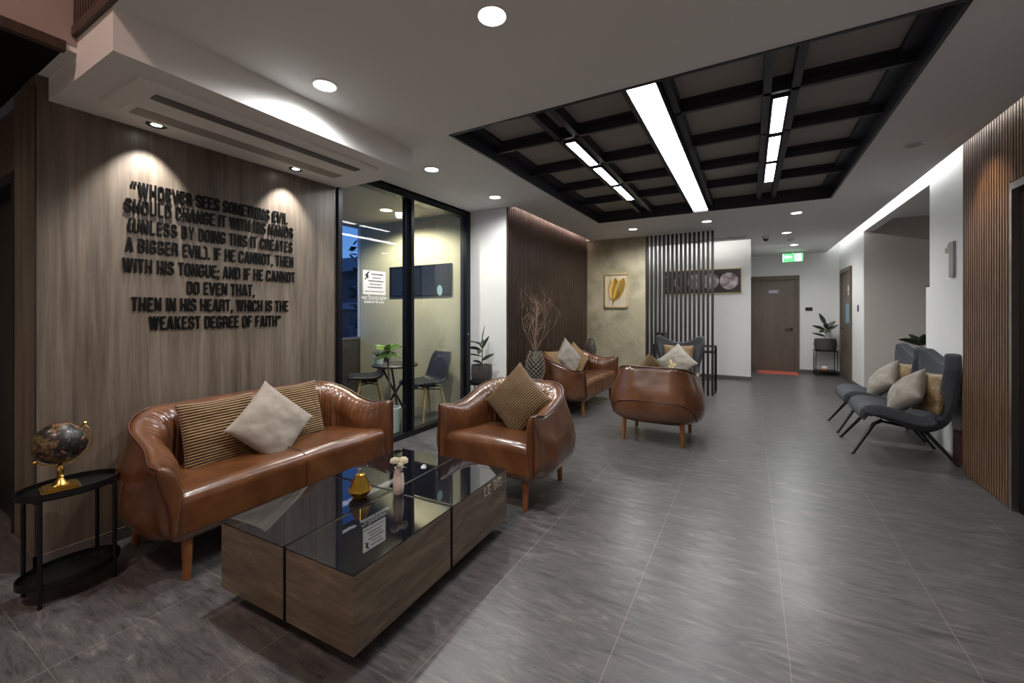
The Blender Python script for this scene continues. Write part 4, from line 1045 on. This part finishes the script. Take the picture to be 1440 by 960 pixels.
# plant hidden behind the wing chairs
q = thing('potted_palm', 'leafy plant standing behind the grey wing chairs', 'plant', (1.80, 6.85, 0))
MB().lathe([(.001, 0), (.11, 0), (.14, .28), (.13, .28), (.001, .25)], 32).build('pot', 'pot_dark', q)
MB().tube(cr([(0, 0, .24), (.01, 0, .6), (0, 0, .92)], 5), .012).build('stem', 'stem', q)
leafy(q, [(.24, .085, (0, 0, .93), a, e, .25) for a, e in ((3.0, .55), (3.9, .7), (1.2, .9), (2.2, .9), (4.8, 1.0), (.2, .9))] + [(.20, .07, (0, 0, .82), 3.2, .2, .3), (.2, .07, (0, 0, .8), 4.2, .1, .3)], 'leaf_dark')

# ------------------------------------------------------------------ pine cone vases with twigs on side tables
def cone_vase(label, loc, s=1.0, dupe=None):
    t = thing('pinecone_vase', label, 'vase', loc, 0, 'silver pine cone vases')
    prof = [(.001, 0), (.055, 0), (.07, .02), (.10, .09), (.112, .16), (.105, .24), (.08, .32), (.05, .375), (.045, .39), (.036, .39), (.05, .33), (.001, .30)]
    MB().lathe([(r * s * .92, z * s) for r, z in prof], 32).build('body', 'pot_dark', t)
    b = MB(); rows = 13
    for j in range(rows):
        z = .025 + j * .0275; r = pw([p[1] for p in prof[1:9]], [p[0] for p in prof[1:9]], z); nn = 12
        for k in range(nn):
            a = 2 * PI * (k + .5 * (j % 2)) / nn; c = Vector((math.cos(a) * r, math.sin(a) * r, z)) * s; o = Vector((math.cos(a), math.sin(a), 0)); sd = Vector((-math.sin(a), math.cos(a), 0)); up = Vector((0, 0, 1))
            ww = .030 * s * (r / .11 + .25); hh = .030 * s
            tip = c + o * .026 * s + up * hh * .75; l_ = c - sd * ww * .5; r_ = c + sd * ww * .5; bt_ = c - up * hh * .5 + o * .002; md = c + o * .012 * s
            V = [b.bm.verts.new(p) for p in (tip, l_, bt_, r_, md)]
            for q in ((0, 1, 4), (1, 2, 4), (2, 3, 4), (3, 0, 4), (0, 3, 2, 1)): b.bm.faces.new([V[i] for i in q])
    b.build('scales', 'silver_vase', t, smooth=False); return t
cv = cone_vase('silver pine cone vase between the armchair and the far sofa', (-2.32, 4.655, .475), 1.0)
dup(cv, (-2.40, 6.98, .515), 0, 'silver pine cone vase in the corner behind the far sofa', 'silver pine cone vases').scale = (.92, .92, .92)
def twigs(label, loc, H, nstem, seed, spread):
    t = thing('dried_branches', label, 'dried branches', loc, 0, 'bunches of dried twigs')
    random.seed(seed)
    for k in range(nstem):
        b = MB(); a = 2 * PI * k / nstem + random.uniform(-.3, .3)
        def grow(p, d, ln, rad, depth):
            pts = [p.copy()]; n = 9
            for i in range(n):
                d = (d + Vector((random.uniform(-1, 1), random.uniform(-1, 1), random.uniform(-.5, .7))) * (.5 if depth else .2)).normalized()
                if (p + d * ln / n).x < -.165: d.x = abs(d.x)
                if (p + d * ln / n).y < -.165: d.y = abs(d.y)
                p = p + d * ln / n
                pts.append(p.copy())
                if depth < 2 and i in ((3, 5, 7) if depth == 0 else (4, 6)):
                    nd = (d + Vector((random.uniform(-1, 1), random.uniform(-1, 1), random.uniform(-.1, .8))) * .8).normalized()
                    grow(p.copy(), nd, ln * random.uniform(.3, .5), rad * .6, depth + 1)
            b.tube(pts, [rad * (1 - .7 * i / n) for i in range(n + 1)], 5)
        grow(Vector((math.cos(a) * .012, math.sin(a) * .012, -.06)), Vector((math.cos(a) * spread, math.sin(a) * spread, 1)).normalized(), H * random.uniform(.75, 1.05), .0036, 0)
        b.build('branch', 'twig', t)
twigs('tall curly dried branches in the nearer pine cone vase', (-2.32, 4.655, .475 + .385), .74, 12, 5, .07)
twigs('shorter dried branches in the corner pine cone vase', (-2.40, 6.98, .515 + .355), .52, 9, 33, .06)
def brass_table(label, loc, r, h):
    t = thing('round_side_table', label, 'side table', loc, 0, 'brass framed side tables')
    MB().lathe([(.001, h - .012), (r, h - .012), (r, h), (.001, h)], 48).build('tabletop', 'black_glass', t)
    MB().tube([(r * math.cos(a), r * math.sin(a), h - .018) for a in [2 * PI * i / 48 for i in range(48)]], .009, 8, closed=True).build('rim', 'brass', t)
    for k in range(4):
        a = PI / 4 + k * PI / 2; MB().box(-.009, .009, -.009, .009, 0, h - .015, Matrix.Translation((r * .97 * math.cos(a), r * .97 * math.sin(a), 0))).build('leg', 'brass', t, smooth=False)
    MB().tube([(r * .97 * math.cos(a), r * .97 * math.sin(a), .06) for a in [2 * PI * i / 4 + PI / 4 for i in range(4)]], .007, 6, closed=True).build('brace', 'brass', t)
    return t
brass_table('round brass legged side table under the nearer pine cone vase', (-2.29, 4.66, 0), .165, .475)
brass_table('round brass legged side table in the corner behind the far sofa', (-2.38, 7.0, 0), .165, .515)

# ------------------------------------------------------------------ pictures
lf = thing('leaf_picture', 'small framed golden leaf picture on the plaster wall', 'picture', (-2.06, YB, 1.712))
MB().box(-.19, .19, -.012, 0, -.28, .28).build('board', 'cream', lf, smooth=False)
MB().box(-.205, -.188, -.03, 0, -.297, .297).box(.188, .205, -.03, 0, -.297, .297).box(-.205, .205, -.03, 0, .28, .297).box(-.205, .205, -.03, 0, -.297, -.28).build('frame', 'pale_gold', lf, smooth=False)
def frond(p0, p1, n, wmax, name):
    p0, p1 = Vector(p0), Vector(p1); b = MB(); ax_ = (p1 - p0); L_ = ax_.length; ax_.normalize(); sd = Vector((ax_.z, 0, -ax_.x))
    b.tube([p0 - ax_ * .06, p0.lerp(p1, .5), p1], [.006, .005, .002], 6)
    for k in range(n):
        v = (k + 1) / (n + 1)
        ln = wmax * math.sin(PI * (.22 + v * .75))
        for s in (-1, 1):
            c = p0.lerp(p1, v); d_ = (sd * s + ax_ * .9).normalized(); q = d_.cross(Vector((0, 1, 0)))
            pts = [c, c + d_ * ln * .5 + q * .012 - Vector((0, .01, 0)), c + d_ * ln, c + d_ * ln * .5 - q * .012 - Vector((0, .004, 0))]
            b.bm.faces.new([b.bm.verts.new(p) for p in pts])
    b.build(name, 'gold_leaf', lf, smooth=False, mods=(('SOLIDIFY', dict(thickness=.003)),))
frond((-.05, -.02, -.20), (-.02, -.02, .23), 15, .15, 'left_frond')
frond((-.03, -.028, -.17), (.14, -.028, .22), 15, .13, 'right_frond')
mp_ = thing('moon_picture', 'long dark picture of moon phases on the wall behind the screen', 'picture', (-.88, 9.4, 1.957))
MB().box(-.72, .72, -.02, 0, -.235, .235).build('board', 'moon_bg', mp_, smooth=False)
MB().box(-.735, .735, -.03, 0, -.25, -.235).box(-.735, .735, -.03, 0, .235, .25).box(-.735, -.72, -.03, 0, -.25, .25).box(.72, .735, -.03, 0, -.25, .25).build('frame', 'pale_gold', mp_, smooth=False)
def moon(x, r, ph):
    pts = []
    for i in range(33): a = -PI / 2 + PI * i / 32; pts.append((math.cos(a) * r * (ph[1]), math.sin(a) * r))
    for i in range(31): a = PI / 2 - PI * (i + 1) / 32; pts.append((-math.cos(a) * r * (ph[0]), math.sin(a) * r))
    b = MB(); b.prism(pts, .003, facing((x, -.021, 0), (0, -1, 0))); b.build('moon_disc', 'moon', mp_, smooth=False)
for x, ph in ((.51, (1, 1)), (.19, (1, .86)), (-.09, (1, .2)), (-.36, (1, -.5)), (-.58, (1, -.82))): moon(x, .165, ph)

# ------------------------------------------------------------------ slatted screen
sc = thing('slatted_screen', 'black floor to ceiling screen of upright bars', 'screen', (-1.53, 7.38, 0))
proto = None
for k in range(16):
    if proto is None: proto = MB().box(-.017, .017, -.03, .03, 0, CEIL).build('bar', 'screen_bar', sc, smooth=False)
    else:
        c = proto.copy(); COL.objects.link(c); c.parent = sc; c.location.x = k * .0672
cs = thing('console_table', 'thin black console table standing behind the screen', 'console table', (-.98, 7.72, 0))
MB().box(-.50, .49, -.13, .15, .755, .775).build('tabletop', 'black', cs, smooth=False)
MB().box(-.50, .49, -.13, -.115, .655, .675).box(-.50, .49, .135, .15, .655, .675).build('apron', 'black', cs, smooth=False)
MB().box(-.5, .49, -.13, -.115, .21, .225).build('stretcher', 'black', cs, smooth=False)
for x in (-.49, .48):
    for y in (-.122, .142): MB().box(x - .01, x + .01, y - .01, y + .01, 0, .756).build('leg', 'black', cs, smooth=False)
q = thing('dark_box', 'dark box standing on the console behind the screen', 'box', (-1.36, 7.72, .775))
MB().rbox((.16, .14, .2), .01, 6, (0, 0, .1)).build('body', 'black', q); MB().box(-.05, .05, -.072, -.069, .05, .15).build('label_plate', 'coffer', q, smooth=False)

# ------------------------------------------------------------------ doors, signs, small fittings
fd = thing('door_2', 'brown door under the exit sign at the far end', 'door'); fd['kind'] = 'structure'
MB().box(.07, .87, YF - .02, YF + .02, .005, 2.06).build('door_leaf', 'door_brown', fd, smooth=False)
MB().box(.87, .945, YF - .05, YF + .02, 0, 2.15).box(.013, .07, YF - .05, YF + .02, 0, 2.15).box(.07, .87, YF - .05, YF + .02, 2.06, 2.15).build('door_frame', 'door_brown', fd, smooth=False)
b = MB().tube([(.80, YF - .02, .96), (.80, YF - .065, .96), (.68, YF - .065, .96)], .011, 10).lathe([(.028, 0), (.028, .008), (.001, .009)], 20, mtx=Matrix.Translation((.80, YF - .02, .96)) @ Matrix.Rotation(R(90), 4, 'X')); b.build('door_handle', 'black', fd)
q = thing('door_sign', 'small pale lettered sign on the far brown door', 'sign', (.46, YF - .021, 1.80))
MB().box(-.105, .105, -.006, 0, -.045, .045).build('plate', plain('lilac_plate', (128, 122, 140), .4), q, smooth=False)
b = MB(); xx = -.075
for ln in (.012, .014, .01, .013, .012, .012, .014, .01):
    b.box(xx, xx + ln, -.0075, -.006, -.013, .013); xx += ln + .0065
b.build('letters', 'white_vinyl', q, smooth=False)
ex = thing('exit_sign', 'glowing green running man exit sign on the ceiling', 'exit sign', (.79, 10.75, 2.50))
MB().box(-.185, .185, -.02, .02, -.09, .09).build('housing', 'white_vinyl', ex, smooth=False)
MB().box(-.18, .18, -.024, -.02, -.085, .085).build('green_panel', 'exit_green', ex, smooth=False)
b = MB(); fm = facing((0, -.024, 0), (0, -1, 0))
b.prism([(.035, -.075), (.15, -.075), (.15, .075), (.035, .075)], .002, fm)                                    # white doorway
b.prism([(-.17, -.085), (-.18, -.085), (-.18, .085), (-.17, .085)], .002, fm)
b.prism([(-.165, .015), (-.10, .06), (-.10, .035), (-.015, .035), (-.015, -.005), (-.10, -.005), (-.10, -.03)], .002, fm)   # arrow
b.build('pictogram', 'exit_white', ex, smooth=False)
b = MB(); b.prism([(.092 + .014 * math.cos(2 * PI * k / 12), .048 + .014 * math.sin(2 * PI * k / 12)) for k in range(12)], .003, fm)
for st_ in ([(.09, .03), (.088, -.01)], [(.09, .022), (.065, .005)], [(.09, .022), (.118, .012)], [(.088, -.008), (.068, -.055)], [(.09, -.008), (.115, -.03), (.112, -.06)]):
    for p, q_ in zip(st_, st_[1:]):
        d_ = (Vector(q_) - Vector(p)).normalized(); n_ = Vector((-d_.y, d_.x)) * .007
        b.prism([(p[0] + n_.x, p[1] + n_.y), (p[0] - n_.x, p[1] - n_.y), (q_[0] - n_.x, q_[1] - n_.y), (q_[0] + n_.x, q_[1] + n_.y)], .003, fm)
b.build('running_figure', 'exit_green', ex, smooth=False)
MB().box(-.02, .02, -.012, .012, .09, CEIL - 2.50).build('bracket', 'white_vinyl', ex, smooth=False)
def plate(label, loc, nrm, w_, h_, keys):
    q = thing('switch_plate', label, 'switch', loc)
    m = facing((0, 0, 0), nrm); MB().box(-w_ / 2, w_ / 2, -h_ / 2, h_ / 2, 0, .008, m).build('plate', 'black', q, smooth=False)
    for k in range(keys):
        kw = w_ / keys; x_ = -w_ / 2 + kw * (k + .5); MB().box(x_ - kw * .36, x_ + kw * .36, -h_ * .36, h_ * .36, .008, .012, m).build('key', 'coffer', q, smooth=False)
plate('wide dark switch plate beside the far brown door', (1.12, YF, 1.40), (0, -1, 0), .13, .078, 3)
plate('dark switch plate on the white wall right of the glazed door', (XW, 9.39, 1.40), (-1, 0, 0), .08, .12, 1)
plate('dark socket low on the wall by the far corner', (XW, 11.05, .34), (-1, 0, 0), .08, .12, 1)
rd = thing('door_3', 'brown side door with a narrow glass pane at the far right', 'door'); rd['kind'] = 'structure'
MB().box(XW - .012, XW + .02, 9.98, 10.84, .005, 2.12).build('door_leaf', 'door_brown', rd, smooth=False)
MB().box(XW - .035, XW + .01, 9.90, 9.98, 0, 2.20).box(XW - .035, XW + .01, 10.84, 10.92, 0, 2.20).box(XW - .035, XW + .01, 9.98, 10.84, 2.12, 2.20).build('door_frame', 'door_brown', rd, smooth=False)
MB().box(XW - .016, XW - .012, 10.05, 10.42, 1.12, 1.50).build('glass_pane', 'tablet_blue', rd, smooth=False)
MB().box(XW - .018, XW - .012, 10.12, 10.17, 1.66, 1.72).box(XW - .018, XW - .012, 10.10, 10.19, 1.74, 1.84).build('pictogram', 'white_vinyl', rd, smooth=False)
MB().tube([(XW - .012, 10.72, 1.0), (XW - .06, 10.72, 1.0), (XW - .06, 10.60, 1.0)], .011, 8).build('door_handle', 'black', rd)
nd = thing('door_4', 'steel framed black glass door at the right edge', 'door'); nd['kind'] = 'structure'
MB().box(XR + .03, XR + .05, 2.9, 4.085, 0, 2.15).build('door_leaf', 'door_black', nd, smooth=False)
MB().box(XR - .005, XR + .06, 4.085, 4.112, 0, 2.2).box(XR - .005, XR + .06, 2.9, 4.085, 2.15, 2.2).build('door_frame', 'chrome', nd, smooth=False)
mt = MB().box(.14, .89, 10.62, 11.14, 0.001, .012).build('doormat', 'mat_red', smooth=False); tag(mt, 'reddish doormat in front of the far brown door', 'doormat')
one = text_mb('1', facing((XW - .001, 5.565, 1.66), (-1, 0, 0)), .33, .20, .02).build('wall_numeral', plain('grey_numeral', (150, 147, 143), .5, .2), smooth=False)
tag(one, 'grey raised numeral 1 on the white wall at right', 'number sign')
q = thing('security_camera', 'small white dome camera on the corridor ceiling', 'security camera', (.232, 8.348, CEIL))
MB().lathe([(.06, 0), (.06, -.03), (.05, -.045), (.044, -.046)], 28).build('housing', 'white_vinyl', q)
MB().lathe([(.044, -.044), (.04, -.065), (.024, -.082), (.001, -.088)], 24).build('dome', 'black_glass', q)
q = thing('air_grille', 'slim white linear air grille in the ceiling behind the screen', 'air vent', (-.45, 8.22, CEIL))
MB().box(-.55, .40, -.045, .045, -.012, 0).build('surround', 'white_vinyl', q, smooth=False)
MB().box(-.53, .38, -.028, .028, -.0135, -.011).build('slot', plain('vent_grey', (120, 118, 116), .6), q, smooth=False)
q = thing('red_box', 'dark red box on the floor behind the nearer wing chair', 'box', (1.622, 5.19, 0))
MB().rbox((.044, .22, .27), .01, 6, (0, 0, .136)).build('body', 'red', q); MB().box(-.0245, -.021, -.08, .08, .10, .20).build('front_plate', plain('deep_red', (66, 12, 20), .4), q, smooth=False)
q = thing('smoke_detector', 'small white smoke detector near the corridor downlights', 'smoke detector', (.62, 8.9, CEIL))
MB().lathe([(.05, 0), (.05, -.018), (.04, -.03), (.001, -.033)], 28).build('cover', 'white_vinyl', q); MB().lathe([(.012, -.032), (.012, -.036), (.001, -.037)], 12).build('sensor', 'chrome', q)
